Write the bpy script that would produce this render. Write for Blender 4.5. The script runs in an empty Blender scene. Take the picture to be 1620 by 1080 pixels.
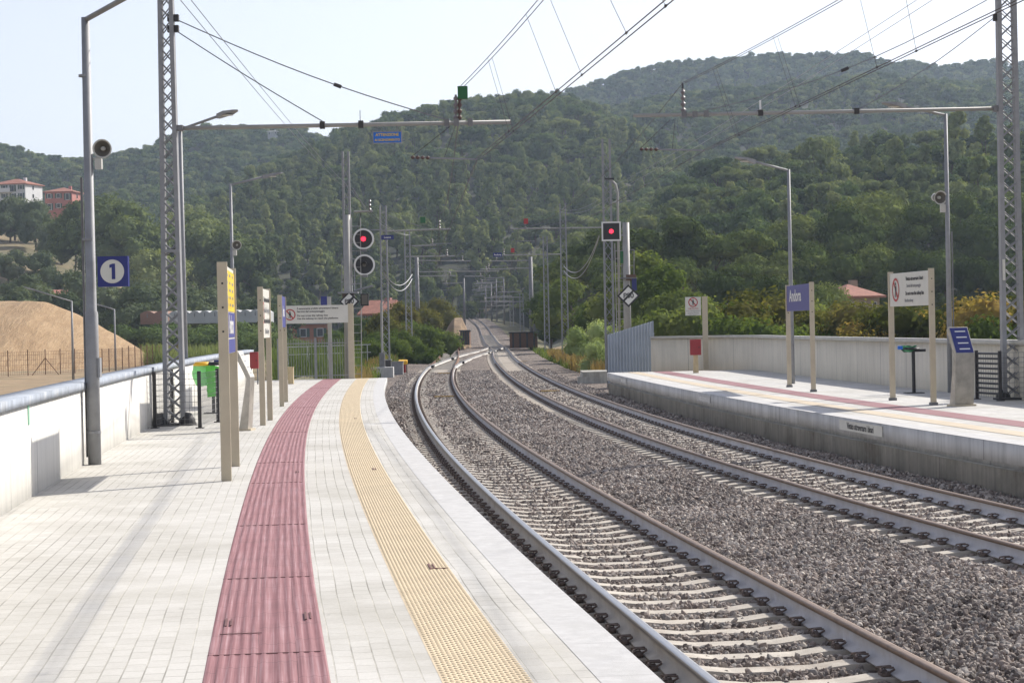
import bpy, math, random
import numpy as np
from mathutils import Vector, Matrix
R = math.radians
sc = bpy.context.scene
# ------------------------------------------------------------------ camera, light, exposure
EYE = 2.28                        # eye above the rail heads, which lie at z = 0
F = 3200.0; HZ = 515.0; RS = 0.0205
ROLL = math.atan(RS); PITCH = math.atan((540-HZ)*math.cos(ROLL)/F)
cd = bpy.data.cameras.new('camera'); cam = bpy.data.objects.new('camera', cd)
sc.collection.objects.link(cam); sc.camera = cam
cd.sensor_width = 36.0; cd.lens = 36.0*F/1620.0; cd.clip_start = 0.1; cd.clip_end = 9000
cam.matrix_world = (Matrix.Translation((0, 0, EYE)) @ Matrix.Rotation(math.pi/2-PITCH, 4, 'X') @ Matrix.Rotation(-ROLL, 4, 'Z'))
SUN_AZ = R(48); SUN_EL = R(38)    # azimuth clockwise from the viewing direction (+Y)
w = bpy.data.worlds.new('World'); sc.world = w; w.use_nodes = True
nt = w.node_tree; bg = nt.nodes['Background']
sky = nt.nodes.new('ShaderNodeTexSky'); sky.sky_type = 'NISHITA'; sky.sun_disc = False
sky.sun_elevation = SUN_EL; sky.sun_rotation = SUN_AZ
sky.air_density = 1.0; sky.dust_density = 1.0; sky.ozone_density = 1.0
hs = nt.nodes.new('ShaderNodeHueSaturation'); hs.inputs['Saturation'].default_value = .5; nt.links.new(sky.outputs[0], hs.inputs['Color'])
tn = nt.nodes.new('ShaderNodeMix'); tn.data_type = 'RGBA'; tn.blend_type = 'MULTIPLY'; tn.inputs[0].default_value = 1; tn.inputs[7].default_value = (1.03, .985, 1.03, 1)   # milky summer sky
nt.links.new(hs.outputs[0], tn.inputs[6]); nt.links.new(tn.outputs[2], bg.inputs[0]); bg.inputs[1].default_value = 0.108
sl = bpy.data.lights.new('sun', 'SUN'); sl.energy = 4.0; sl.angle = R(0.55); sl.color = (1.0, .945, .86)
so = bpy.data.objects.new('sun', sl); sc.collection.objects.link(so)
sd = Vector((math.sin(SUN_AZ)*math.cos(SUN_EL), math.cos(SUN_AZ)*math.cos(SUN_EL), math.sin(SUN_EL)))
so.rotation_euler = sd.to_track_quat('Z', 'Y').to_euler()
sc.view_settings.view_transform = 'Standard'; sc.view_settings.look = 'None'
sc.view_settings.exposure = 0.62; sc.view_settings.gamma = 1.0
try:
    sc.cycles.volume_step_rate = 4; sc.cycles.volume_bounces = 1; sc.cycles.max_bounces = 6; sc.cycles.transparent_max_bounces = 12
except Exception: pass
rnd = random.Random(7); rng = np.random.default_rng(11)
COL = sc.collection
# ------------------------------------------------------------------ reading positions off the survey (photo px -> world)
cR, sR = math.cos(ROLL), math.sin(ROLL); cP, sP = math.cos(PITCH), math.sin(PITCH)
def ray(x, y):
    a = x-810; b = 540-y
    u = cR*a+sR*b; v = -sR*a+cR*b
    return u, cP*F+sP*v, -sP*F+cP*v
def G(x, y, z=0.0):               # the point of the level z seen at (x, y)
    u, q, k = ray(x, y); t = (z-EYE)/k
    return Vector((u*t, q*t, z))
def D(x, y, Y):                   # the point at distance Y seen at (x, y)
    u, q, k = ray(x, y); t = Y/q
    return Vector((u*t, Y, EYE+k*t))
# ------------------------------------------------------------------ materials
def ramp(nt, fac, stops):
    n = nt.nodes.new('ShaderNodeValToRGB'); e = n.color_ramp.elements
    while len(e) < len(stops): e.new(0.5)
    for i, (p, c) in enumerate(stops): e[i].position = p; e[i].color = (*c, 1)
    nt.links.new(fac, n.inputs[0]); return n.outputs[0]
def noise(nt, vec, scale, detail=4, rough=.6):
    n = nt.nodes.new('ShaderNodeTexNoise'); n.inputs['Scale'].default_value = scale
    n.inputs['Detail'].default_value = detail; n.inputs['Roughness'].default_value = rough
    nt.links.new(vec, n.inputs['Vector']); return n.outputs['Fac']
def mixc(nt, fac, a, b, mode='MIX'):
    n = nt.nodes.new('ShaderNodeMix'); n.data_type = 'RGBA'; n.blend_type = mode
    for s, v in ((n.inputs[0], fac), (n.inputs[6], a), (n.inputs[7], b)):
        if hasattr(v, 'node'): nt.links.new(v, s)
        elif isinstance(v, (int, float)): s.default_value = v
        else: s.default_value = (*v, 1)
    return n.outputs[2]
def math_(nt, op, a, b=None, c=None):
    n = nt.nodes.new('ShaderNodeMath'); n.operation = op
    for i, v in enumerate((a, b, c)):
        if v is None: continue
        if hasattr(v, 'node'): nt.links.new(v, n.inputs[i])
        else: n.inputs[i].default_value = v
    return n.outputs[0]
def newmat(name):
    m = bpy.data.materials.new(name); m.use_nodes = True
    return m, m.node_tree, m.node_tree.nodes['Principled BSDF']
def bump(nt, b, h, dist, strength=1.0):
    n = nt.nodes.new('ShaderNodeBump'); n.inputs['Distance'].default_value = dist; n.inputs['Strength'].default_value = strength
    nt.links.new(h, n.inputs['Height']); nt.links.new(n.outputs[0], b.inputs['Normal'])
def M(name, c, rough=.8, metal=0.0, var=.18, scale=3.0, bmp=0.0, bs=40, stain=None, streak=0.0):
    """surface with mottled tone, optional stains and vertical streaks"""
    m, nt, b = newmat(name)
    g = nt.nodes.new('ShaderNodeNewGeometry').outputs['Position']
    n1 = noise(nt, g, scale, 6)
    lo = tuple(v*(1-var) for v in c); hi = tuple(min(1, v*(1+var)) for v in c)
    col = ramp(nt, n1, [(.3, lo), (.7, hi)])
    if stain:
        n2 = noise(nt, g, scale*.45, 5, .7)
        f = ramp(nt, n2, [(.5, (0, 0, 0)), (.68, (1, 1, 1))]); col = mixc(nt, f, col, stain)
    if streak:
        mp = nt.nodes.new('ShaderNodeMapping'); mp.inputs['Scale'].default_value = (5, 5, .35)
        nt.links.new(g, mp.inputs[0]); n3 = noise(nt, mp.outputs[0], 1.6, 5, .65)
        f = ramp(nt, n3, [(.42, (1, 1, 1)), (.72, (1-streak,)*3)]); col = mixc(nt, 1.0, col, f, 'MULTIPLY')
    nt.links.new(col, b.inputs['Base Color'])
    b.inputs['Roughness'].default_value = rough; b.inputs['Metallic'].default_value = metal
    if bmp: bump(nt, b, noise(nt, g, bs, 3), bmp)
    return m
def leafmat(name, stops, trans=.26):
    """foliage: tone differs per plant and per spray of leaves"""
    m, nt, b = newmat(name)
    oi = nt.nodes.new('ShaderNodeObjectInfo').outputs['Random']
    g = nt.nodes.new('ShaderNodeNewGeometry').outputs['Position']
    n1 = noise(nt, g, .9, 3); n2 = noise(nt, g, .13, 2)
    f = math_(nt, 'ADD', math_(nt, 'MULTIPLY', oi, .35), math_(nt, 'MULTIPLY', n1, .55))
    f = math_(nt, 'ADD', f, math_(nt, 'MULTIPLY_ADD', n2, .5, -.2))
    col = ramp(nt, f, stops)
    d = nt.nodes.new('ShaderNodeBsdfDiffuse'); t = nt.nodes.new('ShaderNodeBsdfTranslucent'); mx = nt.nodes.new('ShaderNodeMixShader')
    mx.inputs[0].default_value = trans
    tc = mixc(nt, 1.0, col, (1.0, 1.0, .55), 'MULTIPLY')
    nt.links.new(col, d.inputs[0]); nt.links.new(tc, t.inputs[0])
    nt.links.new(d.outputs[0], mx.inputs[1]); nt.links.new(t.outputs[0], mx.inputs[2])
    nt.links.new(mx.outputs[0], nt.nodes['Material Output'].inputs[0]); nt.nodes.remove(b)
    return m
m_conc = M('grey concrete', (.56, .555, .54), .85, var=.15, scale=1.2, bmp=.004, bs=60, stain=(.47, .46, .43), streak=.3)
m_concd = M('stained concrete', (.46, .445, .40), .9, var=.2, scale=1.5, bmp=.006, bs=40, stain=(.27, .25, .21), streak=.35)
m_wall = M('white painted wall', (.64, .625, .58), .85, var=.06, scale=.8, bmp=.0015, bs=30, stain=(.58, .56, .51), streak=.16)
m_wallr = M('cream painted wall', (.66, .61, .50), .85, var=.07, scale=.8, bmp=.0015, bs=30, streak=.16)
m_cope = M('blue grey coping', (.33, .37, .43), .9, var=.22, scale=4, stain=(.47, .49, .51), bmp=.002, streak=.25)
m_galv = M('galvanised steel', (.27, .275, .285), .6, .15, var=.12, scale=6)
m_galvd = M('weathered galvanised steel', (.19, .19, .195), .65, .15, var=.2, scale=6)
m_tube = M('dull aluminium', (.33, .325, .31), .6, .15, var=.1, scale=4)
m_post = M('champagne anodised post', (.50, .435, .32), .6, .05, var=.06, scale=5)
m_black = M('black plastic', (.02, .02, .022), .5, var=.1)
m_iron = M('dark iron', (.05, .048, .048), .7, .2, var=.2, scale=12)
m_rust = M('rusty steel', (.16, .085, .05), .85, .1, var=.35, scale=14)
m_blue = M('sign blue', (.012, .02, .16), .4, var=.04)
m_bluel = M('faded sign blue', (.06, .065, .25), .45, var=.05)
m_blueb = M('bright sign blue', (.012, .15, .6), .4, var=.05)
m_white = M('white enamel', (.72, .72, .7), .45, var=.04)
m_signw = M('cream sign panel', (.62, .61, .55), .5, var=.04)
m_text = M('dark lettering', (.05, .05, .05), .6, var=.05)
m_textg = M('grey lettering', (.25, .25, .25), .6, var=.05)
m_redm = M('sign red', (.4, .03, .03), .5, var=.05)
m_redb = M('red cabinet', (.28, .02, .025), .45, var=.08)
m_yel = M('sign yellow', (.75, .52, .03), .5, var=.08, scale=8)
m_yelb = M('yellow plastic', (.8, .45, .02), .5, var=.08)
m_greenb = M('green box', (.01, .11, .03), .5, var=.1)
m_horn = M('pale grey horn', (.5, .49, .45), .5, var=.06)
m_horni = M('horn throat', (.14, .13, .11), .7, var=.1)
m_sleep = M('pale concrete sleeper', (.46, .42, .36), .85, var=.2, scale=4, bmp=.004, bs=60, stain=(.33, .28, .23))
m_clip = M('rusty fastening', (.15, .115, .098), .85, .05, var=.5, scale=18)
m_wood = M('pale timber', (.5, .4, .24), .8, var=.15, scale=8)
m_wire = M('copper wire', (.09, .075, .07), .6, .4, var=.1)
m_wirel = M('aluminium wire', (.35, .35, .35), .5, .4, var=.1)
m_ins = M('brown insulator', (.09, .05, .04), .6, var=.1)
m_insg = M('grey insulator', (.16, .14, .14), .35, var=.1)
m_glass = M('dark window', (.03, .035, .04), .15, var=.1)
m_shut = M('green shutter', (.05, .09, .07), .6, var=.1)
m_bark = M('bark', (.1, .075, .055), .95, var=.3, scale=6)
m_fence = M('blue grey sheet', (.38, .43, .50), .6, .05, var=.08, scale=2)
m_tile = M('red roof tile', (.30, .125, .085), .85, var=.25, scale=2.2, bmp=.03, bs=3)
m_roofg = M('greenhouse sheeting', (.42, .43, .43), .8, var=.1, scale=.5)
def rail_head():
    m, nt, b = newmat('polished rail head'); g = nt.nodes.new('ShaderNodeNewGeometry').outputs['Position']
    f = noise(nt, g, 9, 4); nt.links.new(ramp(nt, f, [(.3, (.40, .40, .40)), (.7, (.46, .46, .46))]), b.inputs['Base Color'])
    b.inputs['Metallic'].default_value = .9; nt.links.new(ramp(nt, f, [(.3, (.30,)*3), (.7, (.38,)*3)]), b.inputs['Roughness']); return m
m_head = rail_head()
m_headb = M('brown rail head', (.2, .14, .1), .5, .5, var=.2, scale=9)
m_web_bounce = M('dusty rail web with bounce light', (.56, .54, .51), .85, .0, var=.1, scale=4, stain=(.47, .44, .40))  # pale dust, lightened further: light bounced off the platform put into the colour
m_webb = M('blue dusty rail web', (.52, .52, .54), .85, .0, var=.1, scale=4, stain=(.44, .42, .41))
def paver_mat(name, c1, c2, mortar, bw, bh, ms, bias=0.0):
    m, nt, b = newmat(name)
    uv = nt.nodes.new('ShaderNodeUVMap').outputs[0]
    sx = nt.nodes.new('ShaderNodeSeparateXYZ'); nt.links.new(uv, sx.inputs[0])
    cx = nt.nodes.new('ShaderNodeCombineXYZ'); g = nt.nodes.new('ShaderNodeNewGeometry').outputs['Position']
    wob = math_(nt, 'MULTIPLY_ADD', noise(nt, g, .35, 2), .05, -.025)
    nt.links.new(sx.outputs[1], cx.inputs[0]); nt.links.new(math_(nt, 'ADD', sx.outputs[0], wob), cx.inputs[1])
    br = nt.nodes.new('ShaderNodeTexBrick'); nt.links.new(cx.outputs[0], br.inputs['Vector'])
    br.inputs['Scale'].default_value = 1; br.inputs['Brick Width'].default_value = bw; br.inputs['Row Height'].default_value = bh
    br.inputs['Mortar Size'].default_value = ms; br.inputs['Mortar Smooth'].default_value = .2; br.inputs['Bias'].default_value = bias
    br.offset = .5
    br.inputs['Color1'].default_value = (*c1, 1); br.inputs['Color2'].default_value = (*c2, 1)
    mc = ramp(nt, noise(nt, g, 1.1, 4), [(.38, mortar), (.62, tuple(min(.8, v*2.1) for v in mortar))])
    nt.links.new(mc, br.inputs['Mortar'])
    n2 = noise(nt, g, .7, 5, .65); f = ramp(nt, n2, [(.33, (.83, .82, .79)), (.6, (1.05, 1.05, 1.05))])
    col = mixc(nt, 1.0, br.outputs[0], f, 'MULTIPLY')
    n3 = noise(nt, g, 45, 3, .7); col = mixc(nt, 1.0, col, ramp(nt, n3, [(.3, (.93,)*3), (.7, (1.05,)*3)]), 'MULTIPLY')
    # a worn grey wheel track and odd spots along the paving
    d = math_(nt, 'ABSOLUTE', math_(nt, 'SUBTRACT', sx.outputs[0], 4.65))
    band = math_(nt, 'MULTIPLY', math_(nt, 'LESS_THAN', d, .085), ramp(nt, noise(nt, g, 1.5, 4), [(.35, (.25,)*3), (.6, (1,)*3)]))
    col = mixc(nt, math_(nt, 'MULTIPLY', band, .4), col, (.40, .40, .40))
    v = nt.nodes.new('ShaderNodeTexVoronoi'); v.inputs['Scale'].default_value = 1.7; nt.links.new(g, v.inputs['Vector'])
    sp = math_(nt, 'LESS_THAN', v.outputs['Distance'], .022); col = mixc(nt, math_(nt, 'MULTIPLY', sp, .6), col, (.16, .14, .12))
    nt.links.new(col, b.inputs['Base Color']); b.inputs['Roughness'].default_value = .85
    bump(nt, b, br.outputs['Fac'], -.004, 1); return m
m_pave = paver_mat('pale pavers', (.50, .486, .450), (.54, .526, .490), (.27, .26, .23), .2, .104, .0042)
def strip_mat(name, c, light, dark, period, tile):
    m, nt, b = newmat(name); uv = nt.nodes.new('ShaderNodeUVMap').outputs[0]
    sx = nt.nodes.new('ShaderNodeSeparateXYZ'); nt.links.new(uv, sx.inputs[0]); g = nt.nodes.new('ShaderNodeNewGeometry').outputs['Position']
    mp = nt.nodes.new('ShaderNodeCombineXYZ'); nt.links.new(math_(nt, 'MULTIPLY', sx.outputs[0], 85), mp.inputs[0]); nt.links.new(math_(nt, 'MULTIPLY', sx.outputs[1], .8), mp.inputs[1])
    n = noise(nt, mp.outputs[0], 1.0, 3, .6)
    col = ramp(nt, n, [(.25, dark), (.5, c), (.78, light)])
    col = mixc(nt, 1.0, col, ramp(nt, noise(nt, g, 3, 5), [(.3, (.88,)*3), (.7, (1.08,)*3)]), 'MULTIPLY')
    # joints between the laid plates
    fr = math_(nt, 'FRACT', math_(nt, 'DIVIDE', math_(nt, 'ADD', sx.outputs[1], math_(nt, 'MULTIPLY', math_(nt, 'FLOOR', math_(nt, 'DIVIDE', sx.outputs[0], .2)), .13)), tile))
    j = math_(nt, 'LESS_THAN', fr, .009/tile)
    j = math_(nt, 'MAXIMUM', j, math_(nt, 'MULTIPLY', math_(nt, 'LESS_THAN', math_(nt, 'FRACT', math_(nt, 'DIVIDE', sx.outputs[0], .2)), .02), ramp(nt, noise(nt, g, 1.3, 2), [(.45, (0, 0, 0)), (.55, (1, 1, 1))])))
    col = mixc(nt, math_(nt, 'MULTIPLY', j, .65), col, tuple(v*.35 for v in dark))
    nt.links.new(col, b.inputs['Base Color']); b.inputs['Roughness'].default_value = .7; return m
m_red = strip_mat('red tactile', (.27, .118, .125), (.40, .25, .265), (.18, .065, .07), .05, .6)
m_yst = strip_mat('yellow tactile', (.60, .49, .33), (.63, .53, .37), (.54, .43, .28), .05, .4)
m_coping_stone = M('pale granite edge', (.50, .495, .485), .8, var=.12, scale=9, bmp=.002, bs=90, stain=(.46, .455, .44))
def stone_mat():
    m, nt, b = newmat('crushed stone'); oi = nt.nodes.new('ShaderNodeObjectInfo').outputs['Random']; g = nt.nodes.new('ShaderNodeNewGeometry').outputs['Position']
    col = ramp(nt, oi, [(0, (.10, .085, .076)), (.2, (.20, .165, .145)), (.45, (.30, .245, .21)), (.65, (.25, .235, .22)), (.85, (.42, .36, .31)), (1, (.56, .51, .45))])
    col = mixc(nt, 1.0, col, ramp(nt, noise(nt, g, .45, 4), [(.35, (.78,)*3), (.65, (1.2,)*3)]), 'MULTIPLY')
    nt.links.new(col, b.inputs['Base Color']); b.inputs['Roughness'].default_value = .9; return m
m_stone = stone_mat()
def ballast_mat():
    m, nt, b = newmat('ballast bed'); g = nt.nodes.new('ShaderNodeNewGeometry').outputs['Position']
    v = nt.nodes.new('ShaderNodeTexVoronoi'); v.inputs['Scale'].default_value = 16; nt.links.new(g, v.inputs['Vector'])
    bw = nt.nodes.new('ShaderNodeRGBToBW'); nt.links.new(v.outputs['Color'], bw.inputs[0])
    col = ramp(nt, bw.outputs[0], [(.2, (.1, .078, .065)), (.45, (.2, .155, .128)), (.65, (.28, .225, .185)), (.85, (.44, .37, .31))])
    dk = ramp(nt, v.outputs['Distance'], [(.25, (1,)*3), (.65, (.35,)*3)]); col = mixc(nt, .7, col, dk, 'MULTIPLY')
    col = mixc(nt, 1.0, col, ramp(nt, noise(nt, g, .3, 4), [(.35, (.8,)*3), (.65, (1.2,)*3)]), 'MULTIPLY')
    nt.links.new(col, b.inputs['Base Color']); b.inputs['Roughness'].default_value = .95
    bump(nt, b, v.outputs['Distance'], -.04, 1); return m
m_ballast = ballast_mat()
def land_mat():
    m, nt, b = newmat('dry land'); g = nt.nodes.new('ShaderNodeNewGeometry').outputs['Position']
    n1 = noise(nt, g, .035, 6, .7); n2 = noise(nt, g, .4, 6, .7)
    c1 = ramp(nt, n1, [(.36, (.06, .07, .03)), (.46, (.18, .14, .07)), (.58, (.42, .28, .16))])
    col = mixc(nt, .5, c1, ramp(nt, n2, [(.3, (.06, .07, .03)), (.55, (.22, .18, .1)), (.8, (.4, .3, .19))]))
    nt.links.new(col, b.inputs['Base Color']); b.inputs['Roughness'].default_value = 1; bump(nt, b, n2, .3); return m
m_land = land_mat()
def sand_mat():
    m, nt, b = newmat('bare sandy earth'); g = nt.nodes.new('ShaderNodeNewGeometry').outputs['Position']
    mp = nt.nodes.new('ShaderNodeMapping'); mp.inputs['Scale'].default_value = (.55, .1, .25); mp.inputs['Rotation'].default_value = (0, R(52), 0)
    nt.links.new(g, mp.inputs[0]); n1 = noise(nt, mp.outputs[0], 3.2, 6, .7); n2 = noise(nt, g, .25, 6, .7)
    col = mixc(nt, .5, ramp(nt, n1, [(.3, (.25, .16, .085)), (.5, (.37, .245, .13)), (.72, (.54, .39, .235))]), ramp(nt, n2, [(.3, (.28, .18, .095)), (.7, (.44, .31, .18))]))
    nt.links.new(col, b.inputs['Base Color']); b.inputs['Roughness'].default_value = 1; bump(nt, b, n1, .35); return m
m_sand = sand_mat()
m_sandf = M('trodden sandy ground', (.29, .205, .115), 1, var=.3, scale=.5, stain=(.17, .14, .07), bmp=.03, bs=2)
m_forestfloor = M('forest floor', (.045, .05, .028), 1, var=.3, scale=.05)
m_pine = leafmat('pine needles', [(.25, (0.067, 0.093, 0.043)), (.5, (0.155, 0.196, 0.079)), (.75, (0.287, 0.317, 0.133))])
m_pinel = leafmat('light pine needles', [(.25, (0.101, 0.136, 0.058)), (.5, (0.213, 0.256, 0.107)), (.8, (0.384, 0.398, 0.176))])
m_oak = leafmat('dark broad leaves', [(.25, (0.056, 0.089, 0.036)), (.55, (0.125, 0.178, 0.068)), (.8, (0.228, 0.272, 0.109))])
m_dark = leafmat('deep green leaves with shade', [(.25, (0.038, 0.058, 0.021)), (.5, (0.093, 0.129, 0.040)), (.75, (0.205, 0.239, 0.074))], .18)  # dark foliage, with the deep shade of the tree belt put into its colour
m_olive = leafmat('olive leaves', [(.25, (0.072, 0.099, 0.053)), (.55, (0.132, 0.166, 0.093)), (.8, (0.212, 0.238, 0.146))])
m_yleaf = leafmat('yellow green leaves', [(.25, (0.070, 0.090, 0.025)), (.55, (0.150, 0.148, 0.044)), (.8, (0.264, 0.205, 0.088))], .45)
m_gleaf = leafmat('fresh green leaves', [(.25, (0.055, 0.092, 0.024)), (.55, (0.135, 0.183, 0.053)), (.8, (0.268, 0.301, 0.115))], .45)
m_straw = leafmat('dry grass blades', [(.25, (.22, .15, .06)), (.55, (.38, .28, .13)), (.8, (.5, .4, .22))], .3)
m_orange = leafmat('turning leaves', [(.25, (.12, .13, .03)), (.5, (.27, .23, .06)), (.8, (.45, .29, .12))], .45)
# ------------------------------------------------------------------ mesh helpers
class MB:
    def __init__(s): s.v = []; s.f = []
    def add(s, vs, fs):
        o = len(s.v); s.v += [tuple(p) for p in vs]; s.f += [tuple(i+o for i in f) for f in fs]; return s
    def box(s, c, d, rz=0, rx=0, ry=0, taper=1.0):
        m = Matrix.Rotation(rz, 3, 'Z') @ Matrix.Rotation(ry, 3, 'Y') @ Matrix.Rotation(rx, 3, 'X'); c = Vector(c); vs = []
        for z in (-1, 1):
            t = taper if z > 0 else 1
            for x, y in ((-1, -1), (1, -1), (1, 1), (-1, 1)): vs.append(c + m @ Vector((x*d[0]/2*t, y*d[1]/2*t, z*d[2]/2)))
        return s.add(vs, [(3, 2, 1, 0), (4, 5, 6, 7), (0, 1, 5, 4), (1, 2, 6, 5), (2, 3, 7, 6), (3, 0, 4, 7)])
    def tube(s, pts, r, n=8, cap=True):
        pts = [Vector(p) for p in pts]; rr = r if isinstance(r, (list, tuple)) else [r]*len(pts); vs = []; fs = []
        for i, p in enumerate(pts):
            t = (pts[min(i+1, len(pts)-1)]-pts[max(i-1, 0)]).normalized()
            a = Vector((0, 0, 1)) if abs(t.z) < .9 else Vector((1, 0, 0)); u = t.cross(a).normalized(); q = t.cross(u)
            for k in range(n):
                an = 2*math.pi*k/n; vs.append(p+(u*math.cos(an)+q*math.sin(an))*rr[i])
        for i in range(len(pts)-1):
            for k in range(n): a = i*n+k; b = i*n+(k+1) % n; fs.append((a, b, b+n, a+n))
        if cap: fs.append(tuple(range(n-1, -1, -1))); fs.append(tuple((len(pts)-1)*n+k for k in range(n)))
        return s.add(vs, fs)
    def prism(s, poly, y0, y1):          # outline in local x,z pushed along y
        n = len(poly); vs = [(x, y0, z) for x, z in poly]+[(x, y1, z) for x, z in poly]
        return s.add(vs, [tuple(range(n)), tuple(range(2*n-1, n-1, -1))]+[(i, i+n, (i+1) % n+n, (i+1) % n) for i in range(n)])
    def lathe(s, prof, c=(0, 0, 0), axis='Z', n=20):   # prof: (radius, height)
        vs = []; fs = []; c = Vector(c)
        for r_, h in prof:
            for k in range(n):
                a = 2*math.pi*k/n; p = (r_*math.cos(a), r_*math.sin(a), h)
                if axis == 'Y': p = (p[0], h, p[1])
                if axis == 'X': p = (h, p[0], p[1])
                vs.append(c+Vector(p))
        for i in range(len(prof)-1):
            for k in range(n): a = i*n+k; b = i*n+(k+1) % n; fs.append((a, b, b+n, a+n))
        return s.add(vs, fs)
    def build(s, name, mat, parent=None, smooth=False, bevel=0):
        me = bpy.data.meshes.new(name); me.from_pydata(s.v, [], s.f); me.validate(); me.update()
        me.materials.append(mat)
        if smooth: me.shade_smooth()
        o = bpy.data.objects.new(name, me); COL.objects.link(o)
        if parent: o.parent = parent
        if bevel:
            md = o.modifiers.new('bevel', 'BEVEL'); md.width = bevel; md.segments = 2; md.limit_method = 'ANGLE'
        return o
def tag(o, label=None, cat=None, group=None, kind=None):
    if label: o['label'] = label
    if cat: o['category'] = cat
    if group: o['group'] = group
    if kind: o['kind'] = kind
    return o
def thing(name, loc, label, cat, group=None, rz=0):
    o = bpy.data.objects.new(name, None); COL.objects.link(o); o.location = loc; o.rotation_euler = (0, 0, rz); o.empty_display_size = .2
    return tag(o, label, cat, group)
def copy_tree(o, parent=None):
    c = o.copy(); COL.objects.link(c); c.parent = parent
    for ch in list(o.children): copy_tree(ch, c)
    return c
def npmesh(name, V, Fq, mat, uv=None, smooth=False):
    V = np.asarray(V, np.float32); Fq = np.asarray(Fq, np.int32); k = Fq.shape[1]
    me = bpy.data.meshes.new(name); me.vertices.add(len(V)); me.vertices.foreach_set('co', V.ravel())
    me.loops.add(Fq.size); me.loops.foreach_set('vertex_index', Fq.ravel())
    me.polygons.add(len(Fq)); me.polygons.foreach_set('loop_start', np.arange(0, Fq.size, k, dtype=np.int32))
    me.polygons.foreach_set('loop_total', np.full(len(Fq), k, np.int32))
    if uv is not None:
        l = me.uv_layers.new(name='UVMap'); l.data.foreach_set('uv', np.asarray(uv, np.float32)[Fq.ravel()].ravel())
    me.update(calc_edges=True); me.validate()
    if mat: me.materials.append(mat)
    if smooth: me.shade_smooth()
    return me
def mobj(name, me, parent=None):
    o = bpy.data.objects.new(name, me); COL.objects.link(o)
    if parent: o.parent = parent
    return o
def text(parent, s, size, loc, rot, mat, align='CENTER', bold=False, name='lettering', sx=1.0):
    c = bpy.data.curves.new(name, 'FONT'); c.body = s; c.size = size; c.align_x = align; c.align_y = 'CENTER'; c.extrude = .0012
    if bold: c.offset = size*.022
    t = bpy.data.objects.new(name, c); dg = bpy.context.evaluated_depsgraph_get()
    me = bpy.data.meshes.new_from_object(t); me.name = name; bpy.data.objects.remove(t)
    me.materials.clear(); me.materials.append(mat)
    o = bpy.data.objects.new(name, me); COL.objects.link(o); o.parent = parent; o.location = loc; o.rotation_euler = rot; o.scale = (sx, 1, 1)
    return o
# ------------------------------------------------------------------ alignment of the two tracks
P1 = [0.18311433716447778, -2.2969380053686557, 9.914670567939856, -19.407415972591426, 17.3632005983412]
P2 = [-0.054459752427782296, 1.1280302272644682, -8.062585242391044, 20.871424564130596, -10.342427648607515]
def poly_path(P, y0, y1, slope, tail=(), ystart=-25):
    ys = list(np.arange(y0, y1+.01, 1.0)); xs = list(np.polyval(P, np.log(ys)))
    pre = np.arange(ystart, y0, 1.0); px = xs[0]+(y0-pre)*slope
    Y = np.r_[pre, ys]; X = np.r_[px, xs]
    if len(tail):
        t = np.array(tail); ty = np.arange(y1+1, t[-1, 0]+.1, 1.0)
        yy = np.r_[Y[-12:], t[:, 0]]; xx = np.r_[X[-12:], t[:, 1]]
        # smooth cubic through the tail knots
        kn = np.r_[[Y[-20], Y[-1]], t[:, 0]]; kx = np.r_[[X[-20], X[-1]], t[:, 1]]
        m_ = np.gradient(kx, kn); i = np.clip(np.searchsorted(kn, ty)-1, 0, len(kn)-2); h = kn[i+1]-kn[i]; u = (ty-kn[i])/h
        tx = (2*u**3-3*u**2+1)*kx[i]+(u**3-2*u**2+u)*h*m_[i]+(-2*u**3+3*u**2)*kx[i+1]+(u**3-u**2)*h*m_[i+1]
        Y = np.r_[Y, ty]; X = np.r_[X, tx]
    return np.c_[X, Y]
def zprof(Y): return np.interp(Y, [0, 150, 190, 235, 295, 359, 450, 700], [0, 0, .08, .35, 1.05, 2.3, 4.5, 10])
def resample(P, ds):
    d = np.r_[0, np.cumsum(np.hypot(*np.diff(P, axis=0).T))]; s = np.arange(0, d[-1], ds)
    return np.c_[np.interp(s, d, P[:, 0]), np.interp(s, d, P[:, 1])], s
def frame(P):
    T = np.gradient(P, axis=0); T /= np.linalg.norm(T, axis=1)[:, None]; return T, np.c_[T[:, 1], -T[:, 0]]
C1 = poly_path(P1, 13, 118, .118)
C1S = poly_path(P1, 13, 118, .118, [(159, -4.97), (196, -6.0)])
C2 = poly_path(P2, 20, 150, .150, [(190, -1.13), (235, -2.3), (295, -3.6), (359, -5.2), (450, -9)])
CX = np.array([(-4.02, 114), (-4.12, 122), (-4.0, 135), (-3.45, 161), (-2.5, 183), (-1.55, 206)])
def smoothp(K, ds=1.0):
    y = np.arange(K[0, 1], K[-1, 1]+.1, ds); m_ = np.gradient(K[:, 0], K[:, 1]); i = np.clip(np.searchsorted(K[:, 1], y)-1, 0, len(K)-2)
    h = K[i+1, 1]-K[i, 1]; u = (y-K[i, 1])/h
    return np.c_[(2*u**3-3*u**2+1)*K[i, 0]+(u**3-2*u**2+u)*h*m_[i]+(-2*u**3+3*u**2)*K[i+1, 0]+(u**3-u**2)*h*m_[i+1], y]
CX = smoothp(CX)
def sub(P, a, b): return P[(P[:, 1] >= a) & (P[:, 1] <= b)]
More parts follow.
